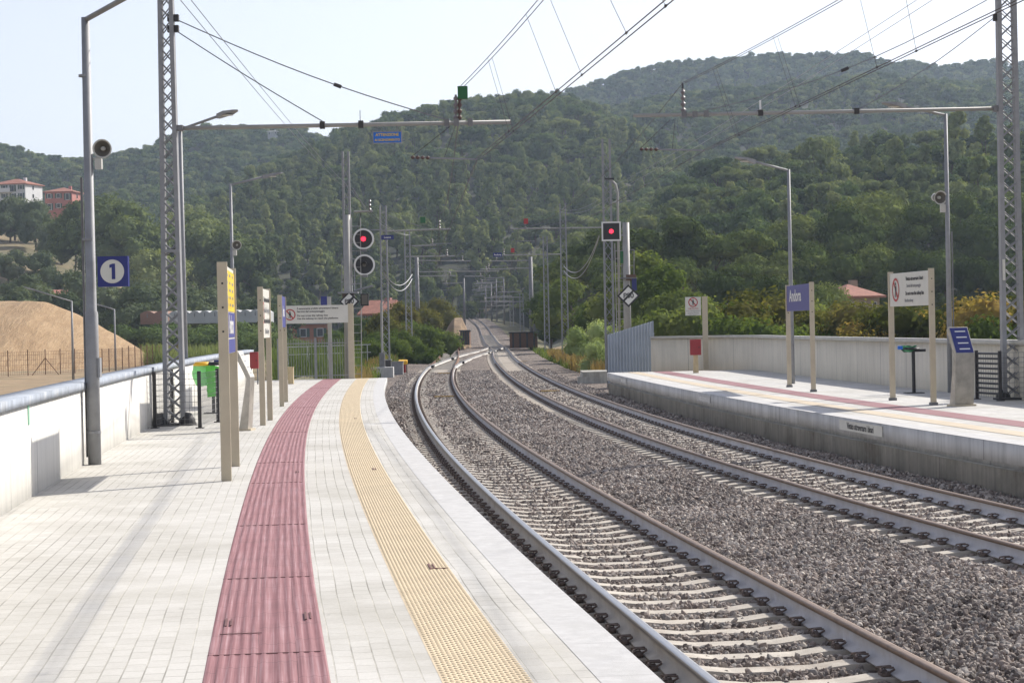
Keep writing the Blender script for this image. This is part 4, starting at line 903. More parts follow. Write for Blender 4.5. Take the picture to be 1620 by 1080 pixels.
MB().lathe([(.17, -.02), (.19, 0), (.17, .03)], (-.05, -.03, 1.0), n=18).box((.1, 0, .96), (.34, .12, .06)).build('bag_ring', m_black, t)
# ------------------------------------------------------------------ mesh guards round the masts
def guard(p, pts, h, label, sp=.1, filled=None):
    t = thing('mesh_guard', p, label, 'mesh guard')
    for i in range(len(pts)-1):
        a, b_ = Vector(pts[i]), Vector(pts[i+1]); L_ = (b_-a).length; d_ = (b_-a)/L_; b = MB(); n = int(L_/sp)
        for k in range(n+1): q = a+d_*(L_*k/n); b.tube([q+Vector((0, 0, .06)), q+Vector((0, 0, h-.04))], .0035, 4, False)
        for k in range(int(h/sp)): z = .06+k*sp; b.tube([a+Vector((0, 0, z)), b_+Vector((0, 0, z))], .0035, 4, False)
        b.build('mesh', m_galvd, t)
    for q in pts: MB().box((q[0], q[1], h/2), (.06, .06, h)).box((q[0], q[1], .01), (.14, .14, .02)).build('post', m_iron, t)
    return t
p = G(277, 673, ZL); q0 = G(247, 677, ZL)-p; q1 = G(318, 677, ZL)-p
guard(p, [(q0.x, 0.9, 0), (q0.x, q0.y-.1, 0), (q1.x, q1.y-.1, 0), (q1.x, .9, 0)], 1.0, 'low wire mesh guard standing round the left lattice mast foot')
pr_ = G(1603, 632, ZR); q0 = G(1572, 634, ZR)-pr_
t = guard(pr_, [(q0.x-.12, .5, 0), (q0.x+.1, q0.y-.15, 0), (.7, -.35, 0)], 1.0, 'low wire mesh guard with black panel round the right lattice mast foot')
b = MB(); a = Vector((q0.x-.12, .5, 0)); c_ = Vector((q0.x+.1, q0.y-.15, 0)); 
for k in range(9): z = .14+k*.1; b.tube([a+Vector((0, 0, z)), c_+Vector((0, 0, z))], .02, 4)
b.build('black_panel', m_black, t)
# ------------------------------------------------------------------ small things on the platforms
def cabinet(xb, yb, z, w_, d_, h_, lift, mat, name, label, leg=None):
    p = G(xb, yb, z); t = thing(name, p, label, 'cabinet'); MB().box((0, 0, lift+h_/2), (w_, d_, h_)).build('body', mat, t, bevel=.01)
    MB().box((0, -d_/2-.004, lift+h_/2), (w_*.8, .008, h_*.85)).build('door', mat, t, bevel=.003); MB().box((w_*.3, -d_/2-.012, lift+h_*.5), (.02, .012, .06)).build('handle', m_black, t)
    if leg: MB().box((0, 0, lift/2), (w_*.5, d_*.5, lift), taper=.8).build('leg', leg, t)
    else:
        for sx in (-1, 1): MB().box((sx*w_*.38, 0, lift/2), (.04, .04, lift)).build('leg', m_galvd, t)
    return t
cabinet(1101, 590, ZR, .36, .2, .52, .60, m_redb, 'fire_hose_cabinet', 'red cabinet on pale timber post at the right platform end', leg=m_wood)
cabinet(403, 608, ZL, .26, .2, .52, .50, m_redb, 'fire_hose_cabinet', 'red cabinet on two steel legs by the far left wall')
p = G(460.5, 607.5, ZL); t = thing('timber_post', p, 'short square pale timber post near the left platform end', 'post'); MB().box((0, 0, .26), (.17, .17, .52)).build('shaft', m_wood, t, bevel=.01); MB().box((0, 0, .53), (.19, .19, .02)).build('cap', m_wood, t)
# rod fence closing the left platform
fa = G(436, 602, ZL); fb = G(553, 600.5, ZL); t = thing('rod_fence', (fa.x, fa.y+.9, ZL), 'fence of thin vertical rods closing the left platform end', 'fence'); L_ = fb.x-fa.x
b = MB(); n = int(L_/.085)
for k in range(n+1): b.tube([(L_*k/n, 0, 0), (L_*k/n, 0, 1.36)], .0075, 4, False)
b.build('rod', m_galv, t)
for z in (.12, 1.22): MB().box((L_/2, 0, z), (L_, .012, .03)).build('rail', m_galv, t)
for x in (0, L_*.5, L_): MB().box((x, 0, .7), (.06, .06, 1.4)).build('post', m_galv, t)
# blue sign column behind
p = G(519, 600, ZL); t = thing('blue_column_sign', (p.x, p.y+1.0, ZL), 'slim grey column with a small dark blue panel on top beyond the long warning board', 'sign')
MB().box((0, 0, 1.4), (.13, .08, 2.8)).build('column', m_tube, t); MB().box((-.12, -.01, 2.62), (.32, .05, .38)).build('panel', m_blue, t)
# ------------------------------------------------------------------ signals
def emis(name, c, e):
    m, nt, b = newmat(name); b.inputs['Base Color'].default_value = (*c, 1); b.inputs['Emission Color'].default_value = (*c, 1); b.inputs['Emission Strength'].default_value = e; return m
m_redlamp = emis('lit red lamp', (1, .02, .05), 2.2)
def ladder(t, p0, p1, w_=.3, name='ladder'):
    p0, p1 = Vector(p0), Vector(p1); b = MB()
    for sx in (-1, 1): b.tube([p0+Vector((sx*w_/2, 0, 0)), p1+Vector((sx*w_/2, 0, 0))], .018, 5)
    n = int((p1-p0).length/.3)
    for k in range(1, n): q = p0.lerp(p1, k/n); b.tube([q-Vector((w_/2, 0, 0)), q+Vector((w_/2, 0, 0))], .012, 4, False)
    return b.build(name, m_tube, t)
def letters_diamond(t, c, r_, txt):
    b = MB().add([(c[0], c[1], c[2]+r_), (c[0]+r_, c[1], c[2]), (c[0], c[1], c[2]-r_), (c[0]-r_, c[1], c[2])]+[(c[0], c[1]+.03, c[2]+r_), (c[0]+r_, c[1]+.03, c[2]), (c[0], c[1]+.03, c[2]-r_), (c[0]-r_, c[1]+.03, c[2])], [(0, 3, 2, 1), (4, 5, 6, 7), (0, 1, 5, 4), (1, 2, 6, 5), (2, 3, 7, 6), (3, 0, 4, 7)]).build('diamond_board', m_black, t)
    q = r_*.8; MB().add([(c[0], c[1]-.004, c[2]+q), (c[0]+q, c[1]-.004, c[2]), (c[0], c[1]-.004, c[2]-q), (c[0]-q, c[1]-.004, c[2])], [(0, 3, 2, 1)]).build('white_field', m_white, b)
    u = r_*.42; MB().add([(c[0]-u-.03, c[1]-.007, c[2]-u+.03), (c[0]-u+.03, c[1]-.007, c[2]-u-.03), (c[0]+u+.03, c[1]-.007, c[2]+u-.03), (c[0]+u-.03, c[1]-.007, c[2]+u+.03)], [(0, 1, 2, 3)]).build('black_stripe', m_black, b)
    text(b, txt, r_*.62, (c[0], c[1]-.011, c[2]), (math.pi/2, 0, 0), m_text, bold=True)
YS = 76.0; ps = D(556, 600, YS); t = thing('railway_signal', ps, 'mast signal with two round black heads, the upper one lit red', 'signal')
q = lambda x, y: loc(t, D(x, y, YS))
MB().tube([q(551, 604), q(549, 340)], [.15, .12], 14).build('pole', m_tube, t, smooth=True)
for (x, y, lit) in ((575, 378, True), (576.5, 419, False)):
    c = q(x, y); hd = MB().lathe([(.0, .02), (.33, .02), (.33, -.02), (.33, -.02)], c, 'Y', 32).build('signal_head', m_black, t)
    MB().lathe([(.33, .03), (.395, .03), (.395, -.03), (.33, -.03), (.33, .03)], c, 'Y', 32).build('white_rim', m_white, hd, smooth=False)
    MB().lathe([(.0, .36), (.16, .34), (.2, .05), (.2, .02)], c, 'Y', 16).build('lamp_case', m_black, hd)
    MB().lathe([(.0, -.035), (.085 if lit else .07, -.03), (.09 if lit else .075, -.022)], c+Vector((0, 0, 0)), 'Y', 14).build('lens', m_redlamp if lit else m_horni, hd)
    hb = MB(); 
    for k in range(9): a = math.pi*k/8; hb.add([(c.x+math.cos(a)*.13, c.y-.03, c.z+math.sin(a)*.13), (c.x+math.cos(a)*.12, c.y-.26, c.z+math.sin(a)*.12)], [])
    hb.f = [(2*k, 2*k+1, 2*k+3, 2*k+2) for k in range(8)]; hb.build('hood', m_black, hd)
    MB().box(c+Vector((-.33, .12, 0)), (.5, .06, .08)).box(c+Vector((0, 0.02, -.42)), (.2, .1, .09)).build('head_bracket', m_galvd, hd)
b = MB()
for x in (541, 561): b.tube([q(x, 462), q(x, 410)], .02, 5)
for y in (410, 436, 450, 462): b.tube([q(541, y), q(561, y)], .018, 5)
b.box(q(551, 463)+Vector((0, 0, 0)), (.75, .7, .06)); b.tube([q(560, 460), q(590, 452)], .04, 6); b.build('service_cage', m_galv, t)
ladder(t, q(565, 604), q(563, 345), .34)
MB().box(q(551, 470), (.42, .3, .26)).build('cable_box', M('brown weathered box', (.12, .08, .07), .8), t)
letters_diamond(t, q(553.5, 477)+Vector((0, -.3, 0)), .38, 'P80'); MB().box(q(577, 474), (.3, .14, .46)).build('repeater_box', m_black, t, bevel=.02)
MB().box(q(577, 474)+Vector((0, -.075, 0)), (.22, .01, .36)).build('repeater_face', m_horni, t)
for (x0, y0, x1, y1, Y, sg, lb) in ((948, 372, 892, 421, 105, 1.0, 'pair of slack pale cables hanging right between the two nearest far masts'), (607, 430, 652, 434, 118, .75, 'pair of slack pale cables hanging left between the lattice masts')):
    tc = thing('slack_cable', D(x0, y0, Y), lb, 'cable')
    for k in range(2): wire(tc, [p_-tc.location for p_ in sag(D(x0, y0+k*2, Y), D(x1, y1+k*7, Y+12), sg+k*.15, 14)], .022, m_wirel, 'cable', 5)
YS = 84.0; ps = D(992, 598, YS); t = thing('railway_signal', ps, 'mast signal with one square black head lit red, white framed', 'signal')
q = lambda x, y: loc(t, D(x, y, YS))
MB().tube([q(994, 600), q(990, 352)], [.17, .14], 14).build('pole', m_tube, t, smooth=True)
c = q(967, 366); hd = MB().box(c, (.76, .06, .76)).build('signal_head', m_black, t); b = MB()
for sx in (-1, 1): b.box(c+Vector((sx*.37, -.01, 0)), (.06, .08, .80)); b.box(c+Vector((0, -.01, sx*.37)), (.68, .076, .06))
b.build('white_frame', m_white, hd); MB().lathe([(.0, .36), (.16, .34), (.2, .05), (.2, .02)], c, 'Y', 16).build('lamp_case', m_black, hd)
MB().lathe([(0, -.045), (.085, -.04), (.09, -.03)], c, 'Y', 14).build('lens', m_redlamp, hd)
MB().box(q(981, 372)+Vector((0, .1, 0)), (.6, .06, .08)).build('head_bracket', m_galv, t)
b = MB()
for x in (984, 1003): b.tube([q(x, 442), q(x, 395)], .02, 5)
for y in (395, 420, 442): b.tube([q(984, y), q(1003, y)], .018, 5)
b.box(q(994, 440), (.7, .6, .05)); b.build('service_cage', m_galvd, t)
ladder(t, q(984, 600), q(979, 385), .34); MB().box(q(984, 407), (.14, .12, .5)).build('green_case', m_greenb, t)
MB().box(q(998, 439), (.42, .3, .24)).build('cable_box', M('brown rusty box', (.13, .075, .055), .8), t); MB().box(q(1003, 450)+Vector((0, -.1, 0)), (.2, .14, .5)).build('blue_case', m_blue, t)
letters_diamond(t, q(993.5, 468)+Vector((0, -.35, 0)), .47, 'P80')
p = D(978, 590, 86); t = thing('swan_neck_pole', p, 'thin tall tube with bent top standing behind the square signal', 'pole'); q = lambda x, y: loc(t, D(x, y, 86))
MB().tube([q(981, 595), q(977, 305), q(974, 292), q(966, 284)], .05, 8).build('tube', m_tube, t, smooth=True); MB().box(q(964, 283), (.4, .2, .06)).build('top_plate', m_iron, t)
# trackside boxes by the points
p = G(593, 600, -.2); p.y += 6; t = thing('trackside_post', (p.x, p.y, -.25), 'thin pale post rising from a grey box beyond the left platform end', 'post')
MB().box((0, 0, .25), (1.15, .8, .55)).build('base_box', m_conc, t, bevel=.02); MB().box((0, -.1, .85), (.28, .25, .85)).build('cabinet', m_galvd, t); MB().tube([(0, 0, .3), (0, 0, 3.85)], .06, 8).build('tube', m_tube, t)
for i, (x, y, w_, h_, m_, lb) in enumerate(((611, 597, .55, .9, m_iron, 'dark trackside box beside the pale one near the points'), (629, 595, .62, .75, m_galv, 'pale grey trackside box beside the orange signal lamp'))):
    p = G(x, y, -.3); t = thing('trackside_box', p, lb, 'box'); MB().box((0, 0, h_/2), (w_, .6, h_)).build('body', m_, t, bevel=.02); MB().box((0, 0, h_+.02), (w_+.06, .66, .05)).build('lid', m_galvd, t)
p = G(638, 590, -.25); t = thing('ground_signal', p, 'low ground signal with yellow orange hood and dark red face', 'signal'); MB().box((0, 0, .25), (.3, .25, .5)).build('body', m_redb, t, bevel=.02); MB().box((0, -.1, .62), (.5, .35, .22), rx=.2).build('hood', m_yelb, t, bevel=.04); MB().tube([(.2, 0, 0), (.2, 0, .8)], .03, 6).build('stem', m_iron, t)
p = G(646, 570, -.2); t = thing('trackside_box', p, 'small dark trackside box farther along near the bushes', 'box'); MB().box((0, 0, .35), (.7, .5, .7)).build('body', m_galvd, t, bevel=.02); MB().box((0, 0, .73), (.8, .6, .06)).build('lid', m_iron, t)
for i, (x, y, off) in enumerate(((703, 628, 0), (703, 591, 0), (870, 619, 0), (827, 572, 0))):
    p = G(x, y, -.19); t = thing('track_beacon', p, 'flat yellow rusty plate between the rails, '+('near track by the curve', 'near track by the points', 'far track opposite the right platform end', 'far track near the crossover')[i], 'plate')
    b = MB().box((0, 0, .03), (.75, .25, .035)).build('plate', m_rust, t); MB().box((0, -.2, .035), (.65, .05, .03)).build('bar', M('dull yellow paint', (.5, .36, .1), .7), t); MB().box((0, .45, .03), (.6, .05, .03)).build('bar', m_rust, t)
# buffer stop, sand heap, rusty parapets
p = D(712, 548, 199); t = thing('buffer_stop', (p.x, 199, .05), 'rusty dark buffer stop closing the short siding', 'buffer stop')
MB().box((0, 0, 1.15), (2.6, .35, .35)).build('beam', m_iron, t)
for sx in (-.9, .9): MB().box((sx, .5, .55), (.2, .9, 1.2), rx=-.3).build('strut', m_rust, t); MB().lathe([(0, -.3), (.2, -.28), (.2, -.2), (.08, -.18), (.08, .1)], (sx, 0, 1.15), 'Y', 14).build('buffer', m_iron, t)
for x0, y0, x1, y1, Y, lb in ((729, 524, 744, 545, 205, 'rusty dark bridge side left of the far track'), (806, 527, 850, 549, 196, 'rusty low bridge parapet right of the far track')):
    A_, B_ = D(x0, y0, Y), D(x1, y1, Y); t = thing('bridge_parapet', ((A_.x+B_.x)/2, Y, B_.z), lb, 'parapet'); w_ = B_.x-A_.x; h_ = A_.z-B_.z
    MB().box((0, 0, h_/2), (w_, 6, h_)).build('wall', m_rust, t); MB().box((0, 0, h_+.06), (w_+.2, 6.2, .12)).build('coping', m_iron, t)
    for k in range(4): MB().box((-w_/2+w_*(k+.5)/4, -3.06, h_/2), (.15, .12, h_)).build('rib', m_iron, t)
#@@PART4
# ------------------------------------------------------------------ land and hills (profiles surveyed at the distance of each ridge)
def vnoise(X, Y, s, seed=0):
    x = X/s+seed*17.3; y = Y/s-seed*9.1; i = np.floor(x); j = np.floor(y); u = x-i; v = y-j; u = u*u*(3-2*u); v = v*v*(3-2*v)
    h = lambda a, b: np.modf(np.abs(np.sin(a*127.1+b*311.7+seed)*43758.5453))[0]
    return (h(i, j)*(1-u)+h(i+1, j)*u)*(1-v)+(h(i, j+1)*(1-u)+h(i+1, j+1)*u)*v
TREE = 9.0
#       start, ridge, back, power, skyline (photo x, y of the tree tops)
LAY = {
 'far_left': (620, 1050, 900, 1.0, [(-700, 260), (-200, 222), (0, 218), (60, 236), (130, 243), (200, 232), (250, 222), (300, 196), (340, 190), (480, 194), (540, 214), (620, 245), (760, 300), (900, 360)]),
 'middle': (420, 760, 700, .92, [(-300, 520), (150, 470), (250, 400), (320, 320), (400, 268), (480, 232), (560, 193), (640, 172), (700, 153), (780, 147), (860, 138), (930, 145), (1000, 180), (1100, 220), (1200, 250), (1320, 290), (1900, 340)]),
 'right_mid': (480, 960, 700, .95, [(600, 330), (780, 240), (860, 190), (930, 165), (1010, 150), (1100, 135), (1200, 128), (1300, 118), (1400, 112), (1500, 118), (1620, 122), (2300, 150)]),
 'far_right': (900, 1280, 900, 1.0, [(600, 300), (780, 190), (880, 140), (950, 122), (1000, 100), (1090, 88), (1160, 80), (1300, 77), (1390, 82), (1440, 95), (1500, 98), (1560, 92), (1620, 95), (2300, 120)]),
 'right_low': (200, 430, 160, .9, [(760, 520), (850, 440), (900, 360), (960, 330), (1050, 285), (1100, 262), (1180, 240), (1300, 215), (1400, 200), (1500, 200), (1620, 190), (2300, 150)]),
 'left_low': (270, 560, 160, .9, [(-700, 300), (-200, 308), (0, 322), (60, 330), (120, 338), (180, 345), (250, 375), (330, 405), (400, 440), (470, 475), (540, 500)]),
}
def layer_z(k, X, Y):
    y0, y1, yb, pw, sk = LAY[k]; sx = np.array([p[0] for p in sk], float); sy = np.array([p[1] for p in sk], float)
    a = 810+3200*X/y1; hz = HZ-RS*(a-810); zr = EYE+(hz-np.interp(a, sx, sy))/3200*y1-TREE*(1 if k != 'left_low' else .45)
    s_ = np.clip((Y-y0)/(y1-y0), 0, 1)**pw; back = 1-np.clip((Y-y1)/yb, 0, 1)**1.5
    return -1+(np.maximum(zr, -1)+1)*s_*back
def land(X, Y):
    z = np.full(X.shape, -1.0)
    for k in LAY: z = np.maximum(z, layer_z(k, X, Y)+(vnoise(X, Y, 90, 1)-.5)*14*np.clip((Y-350)/400, 0, 1)*np.clip(np.abs(Y-LAY[k][1])/80, .25, 1))
    f_ = np.clip((Y-230)/100, 0, 1)*np.clip(1-np.abs(X-np.interp(Y, C2[:, 1], C2[:, 0]))/14, 0, 1)
    z = np.where(Y < 470, z*(1-f_)+f_*np.minimum(z, zprof(Y)-1.5), z)
    return z+(vnoise(X, Y, 6, 2)-.5)*.3*np.clip((Y-100)/50, 0, 1)
t_ = np.linspace(0, 1, 210); ys = np.r_[-60, -20, 0, 30, 60, 90, 120, 150, 180+t_**1.35*2300, 3500, 6000]
ang = np.r_[-6, -3, -1.5, -.8, -.5, np.linspace(-.36, .36, 230), .5, .8, 1.5, 3, 6]
Yg = np.broadcast_to(ys[:, None], (len(ys), len(ang))).copy(); Xg = ang[None, :]*np.maximum(ys, 120)[:, None]; Zg = land(Xg, Yg)
gme = gridmesh('ground', Xg, Yg, Zg, m_land); gme.materials.append(m_forestfloor); gme.materials.append(m_sandf)
fx = (Xg[:-1, :-1]+Xg[1:, 1:])/2; fy = (Yg[:-1, :-1]+Yg[1:, 1:])/2; fpx = 810+3200*fx/np.maximum(fy, 1)
mi = np.where((fy > 235) & ~((fpx < 340) & (fy < 600)), 1, 0); mi = np.where((fpx < 330) & (fy > 60) & (fy < 215) & (fx < -12), 2, mi)
gme.polygons.foreach_set('material_index', mi.ravel().astype(np.int32)); tag(mobj('ground', gme), kind='structure')
# ------------------------------------------------------------------ plants
def leaves(centers, radii, n, size, flat=.0, up=.25, seed=1, shell=.55):
    """n leaf sprays spread through the lobes; returns verts, quads"""
    g = np.random.default_rng(seed); centers = np.asarray(centers, float); radii = np.asarray(radii, float); w = (radii.prod(1))**(2/3); w /= w.sum()
    k = g.choice(len(centers), n, p=w); d = g.normal(size=(n, 3)); d /= np.linalg.norm(d, axis=1)[:, None]; d[:, 2] = np.where(d[:, 2] < -.35, -d[:, 2], d[:, 2])
    d += 0; r_ = (shell+(1-shell)*g.random(n)**.6)*(1+.13*g.normal(size=n)); c = centers[k]+d*radii[k]*r_[:, None]
    nrm = d*1.0+g.normal(size=(n, 3))*.42+np.array([0, 0, up]); nrm /= np.linalg.norm(nrm, axis=1)[:, None]
    a = np.cross(nrm, g.normal(size=(n, 3))); a /= np.linalg.norm(a, axis=1)[:, None]; b = np.cross(nrm, a); s_ = size*g.uniform(.5, 1.35, n)[:, None]
    v = np.stack([c-a*s_*.55, c+b*s_*.35+nrm*s_*.08, c+a*s_*.65, c-b*s_*.35+nrm*s_*.08], 1).reshape(-1, 3)
    return v, np.arange(n*4).reshape(-1, 4)
def crown_mesh(name, mat, kind, seed, n, size, W=6.0, H=8.0):
    r_ = random.Random(seed); c = []; rad = []
    if kind == 'umbrella':
        for i in range(15): a = r_.uniform(0, 6.28); q = W*.5*math.sqrt(r_.random())*.8; c.append((q*math.cos(a), q*math.sin(a), H*r_.uniform(.68, .86)-q*q*.035)); s_ = W*r_.uniform(.11, .19); rad.append((s_, s_, s_*.55))
    elif kind == 'tall':
        for i in range(19): u = r_.random(); a = r_.uniform(0, 6.28); q = W*.5*(1-u**1.6*.85)*r_.uniform(.25, .8); c.append((q*math.cos(a), q*math.sin(a), H*(.2+.72*u))); s_ = W*r_.uniform(.10, .2)*(1.1-u*.4); rad.append((s_, s_, s_*1.15))
    elif kind == 'round':
        for i in range(18): u = r_.uniform(-1, 1); a = r_.uniform(0, 6.28); q = W*.36*math.sqrt(max(0, 1-u*u))*r_.uniform(.5, 1.1); c.append((q*math.cos(a), q*math.sin(a), H*(.56+.3*u))); s_ = W*r_.uniform(.13, .23); rad.append((s_, s_, s_*.85))
    elif kind == 'bush':
        for i in range(12): a = r_.uniform(0, 6.28); q = W*.4*math.sqrt(r_.random()); c.append((q*math.cos(a), q*math.sin(a), H*r_.uniform(.25, .78))); s_ = W*r_.uniform(.14, .24); rad.append((s_, s_, H*r_.uniform(.16, .26)))
    v, f_ = leaves(c, rad, n, size, seed=seed, shell=.78)
    ns, nr = 7, 5; th = np.linspace(0, 2*np.pi, ns, endpoint=False); ph = np.linspace(-1.45, 1.45, nr); sp = np.array([(math.cos(p)*math.cos(t), math.cos(p)*math.sin(t), math.sin(p)) for p in ph for t in th])  # solid core added unseen inside each lobe so the crown shades itself
    sq = np.array([(i*ns+k, i*ns+(k+1) % ns, (i+1)*ns+(k+1) % ns, (i+1)*ns+k) for i in range(nr-1) for k in range(ns)])
    cc = np.array(c)[:, None, :]+sp[None]*np.array(rad)[:, None, :]*.74*np.random.default_rng(seed).uniform(.8, 1.15, (len(c), len(sp)))[:, :, None]
    q_ = (sq[None]+np.arange(len(c))[:, None, None]*len(sp)).reshape(-1, 4)+len(v)
    me = npmesh(name, np.vstack([v, cc.reshape(-1, 3)]), np.vstack([f_, q_]), mat); return me, c
def trunk_mb(c, H, r0, seed):
    r_ = random.Random(seed); b = MB(); top = min(H*.62, np.mean([q[2] for q in c])); k = [(0, 0, -.6), (r_.uniform(-.1, .1)*H*.3, r_.uniform(-.1, .1)*H*.3, H*.3), (r_.uniform(-.05, .05)*H, r_.uniform(-.05, .05)*H, top)]
    b.tube(k, [r0, r0*.75, r0*.4], 7)
    for q in r_.sample(list(c), min(7, len(c))): s_ = Vector(k[1]).lerp(Vector(k[2]), r_.uniform(.0, .9)); b.tube([s_, s_.lerp(Vector(q), .55)+Vector((0, 0, -.2)), q], [r0*.38, r0*.24, r0*.08], 5, False)
    return b
def loosetree(kind, mat, seed, n, size, W, H, r0=.18):
    me, c = crown_mesh('tree', mat, kind, seed, n, size, W, H); b = trunk_mb(c, H, r0, seed); nl = len(me.vertices)
    V = np.zeros(nl*3, np.float32); me.vertices.foreach_get('co', V); V = V.reshape(-1, 3); nf = len(me.polygons); LF = np.zeros(nf*4, np.int32); me.polygons.foreach_get('vertices', LF)
    tf_ = [f for f in b.f if len(f) == 4]; A = np.vstack([V, np.array(b.v, np.float32)]); Fq = np.vstack([LF.reshape(-1, 4), np.array(tf_)+nl])
    m2 = npmesh('tree', A, Fq, mat); m2.materials.append(m_bark); mi = np.zeros(len(Fq), np.int32); mi[nf:] = 1
    if len(m2.polygons) == len(mi): m2.polygons.foreach_set('material_index', mi)
    return loose('tree', m2)
kinds = [loosetree('tall', m_pine, 1, 2000, .52, 6.5, 11), loosetree('tall', m_pinel, 2, 2000, .52, 6, 12), loosetree('umbrella', m_pine, 3, 1800, .5, 8.5, 9.5), loosetree('round', m_pine, 4, 2100, .55, 8, 9),
         loosetree('tall', m_pinel, 5, 1900, .5, 5.5, 10), loosetree('round', m_oak, 6, 2100, .55, 8.5, 8.5), loosetree('umbrella', m_oak, 7, 1800, .52, 9.5, 9), loosetree('round', m_olive, 8, 1300, .4, 5, 4.6)]
pts = []; rng2 = np.random.default_rng(5)
def woods(ya, yb, sp, amax=.30):
    out = []
    for y in np.arange(ya, yb, sp):
        x = np.arange(-amax*y, amax*y, sp); out.append(np.c_[x+rng2.uniform(-.45, .45, len(x))*sp, y+rng2.uniform(-.45, .45, len(x))*sp])
    return np.vstack(out)
def ridge(k, band, sp):             # the closed canopy along a crest
    y1 = LAY[k][1]; out = []
    for yy in np.arange(y1-band, y1+6, sp): xx = np.arange(-.3*yy, .3*yy, sp); out.append(np.c_[xx+rng2.uniform(-.4, .4, len(xx))*sp, yy+rng2.uniform(-.4, .4, len(xx))*sp])
    return np.vstack(out)
Pr = np.vstack([ridge('far_left', 30, 5.2), ridge('middle', 26, 4.8), ridge('far_right', 34, 5.6), ridge('right_mid', 20, 5.5)]); NR = len(Pr)
Pw = np.vstack([Pr, woods(255, 640, 6.3), woods(640, 1000, 6.9), woods(1000, 1340, 7.6)])
x, y = Pw.T; z = land(x, y); lays = {k: layer_z(k, x, y) for k in LAY}; best = np.array([lays[k] for k in LAY]).argmax(0); names = list(LAY)
sl_ = (land(x*1.01, y*1.01)-z)/(y*.01)                       # climbing away from the viewer: visible side
ok = (z > 1.2) & (sl_ > -.06)
px = 810+3200*x/y; isleft = best == names.index('left_low')
gap = vnoise(x, y, 38, 7)
ok &= ~(isleft & (px < 330) & ((gap > .24) | (rng2.random(len(x)) < .55)))
ok &= np.abs(x-np.interp(y, C2[:, 1], C2[:, 0])) > np.where(y < 440, 9, 0)
HOUSE_PX = [(-60, 75, 480, 560), (50, 135, 500, 585), (75, 150, 262, 330)]
for a, b_, c_, d_ in HOUSE_PX: ok &= ~((px > a) & (px < b_) & (y > c_-35) & (y < d_))
isr_ = (np.arange(len(x)) < NR)[ok]; x, y, z, px, best = x[ok], y[ok], z[ok], px[ok], best[ok]; n = len(x)
u = rng2.random(n); cl = vnoise(x, y, 60, 3)
idx = np.where(cl > .52, rng2.choice([0, 1, 4, 1, 4, 3], n), rng2.choice([2, 3, 5, 6, 0, 2], n))
flr = (best == names.index('far_left')) | (best == names.index('far_right')); idx = np.where(flr, rng2.choice([3, 5, 3, 5, 0, 3], n), idx)
isr = (best == names.index('right_low')) | (best == names.index('right_mid')); idx = np.where(isr & (u < .55), rng2.choice([2, 5, 6, 3], n), idx)
crest = np.min([np.abs(y-LAY[k][1]) for k in ('far_left', 'middle', 'far_right', 'right_mid')], axis=0) < 45; idx = np.where(isr_ | (crest & (y > 600)), rng2.choice([3, 5, 6, 3, 5], n), idx)
lf = (best == names.index('left_low')); idx = np.where(lf & (px < 330), np.where(u < .62, 7, 3), idx)
s_ = rng2.uniform(.55, 1.0, n)*np.where((rng2.random(n) < .14) & (np.abs(z-land(x*1.05, y*1.05)) > 2), 1.35, 1.0)*np.where(y > 900, .95, 1); s_ = np.where(isr_ | crest, np.clip(s_, .7, .95), s_); s_ = np.where(lf & (px < 330), s_*.85, s_)
scatter('hillside_woods', np.c_[x, y, z-.3], np.c_[s_, s_, s_*rng2.uniform(.85, 1.15, n)], np.c_[rng2.normal(0, .04, n), rng2.normal(0, .04, n), rng2.uniform(0, 6.28, n)], idx, kinds, 'dense pine and oak woods covering the hills behind the station', 'woods')
# --- single trees and bushes one can tell apart
protos = {}
def plant(name, kind, mat, seed, W, H, n, size, loc_, label, cat, group, sc_=1.0, rz=0.0, r0=.16):
    key = (name, kind, mat.name, seed)
    if key not in protos:
        t = thing(name, loc_, label, cat, group); me, c = crown_mesh('crown', mat, kind, seed, n, size, W, H); mobj('crown', me, t)
        trunk_mb(c, H, r0, seed).build('trunk' if kind != 'bush' else 'stem', m_bark, t, smooth=True); protos[key] = t
    else: t = copy_tree(protos[key]); t.location = loc_; tag(t, label, cat, group)
    t.scale = (sc_, sc_, sc_*rnd.uniform(.92, 1.08)); t.rotation_euler[2] = rz; return t
def vland(X, Y):                   # level including the verges beside the bed
    z = land(X, Y); l2 = lateral(C2, X, Y); l1 = -lateral(C1S, X, Y)
    z = np.where((l2 > 2.8) & (l2 < 9) & (Y > 74) & (Y < 440), np.maximum(z, -.25-(l2-3)/6*.8), z)
    return np.where((l1 > 2.8) & (l1 < 7.5) & (Y > 70) & (Y < 196), np.maximum(z, -.25-(l1-3)/4.5*.8), z)
def on_land(xp, Y):
    X = (xp-810)/3200*Y; return Vector((X, Y, float(vland(np.array([X]), np.array([float(Y)]))[0])))
def place(name, kind, mat, seeds, W, H, n, size, spots, label, cat, group, r0=.16):
    for i, (xp, ytop, Y) in enumerate(spots):
        p = on_land(xp, Y); hz = HZ-RS*(xp-810); top = EYE+(hz-ytop)/3200*Y; s_ = max(.3, (top-p.z)/(H*1.0)); plant(name, kind, mat, seeds[i % len(seeds)], W, H, n, size, p, label, cat, group, s_, rnd.uniform(0, 6.28), r0)
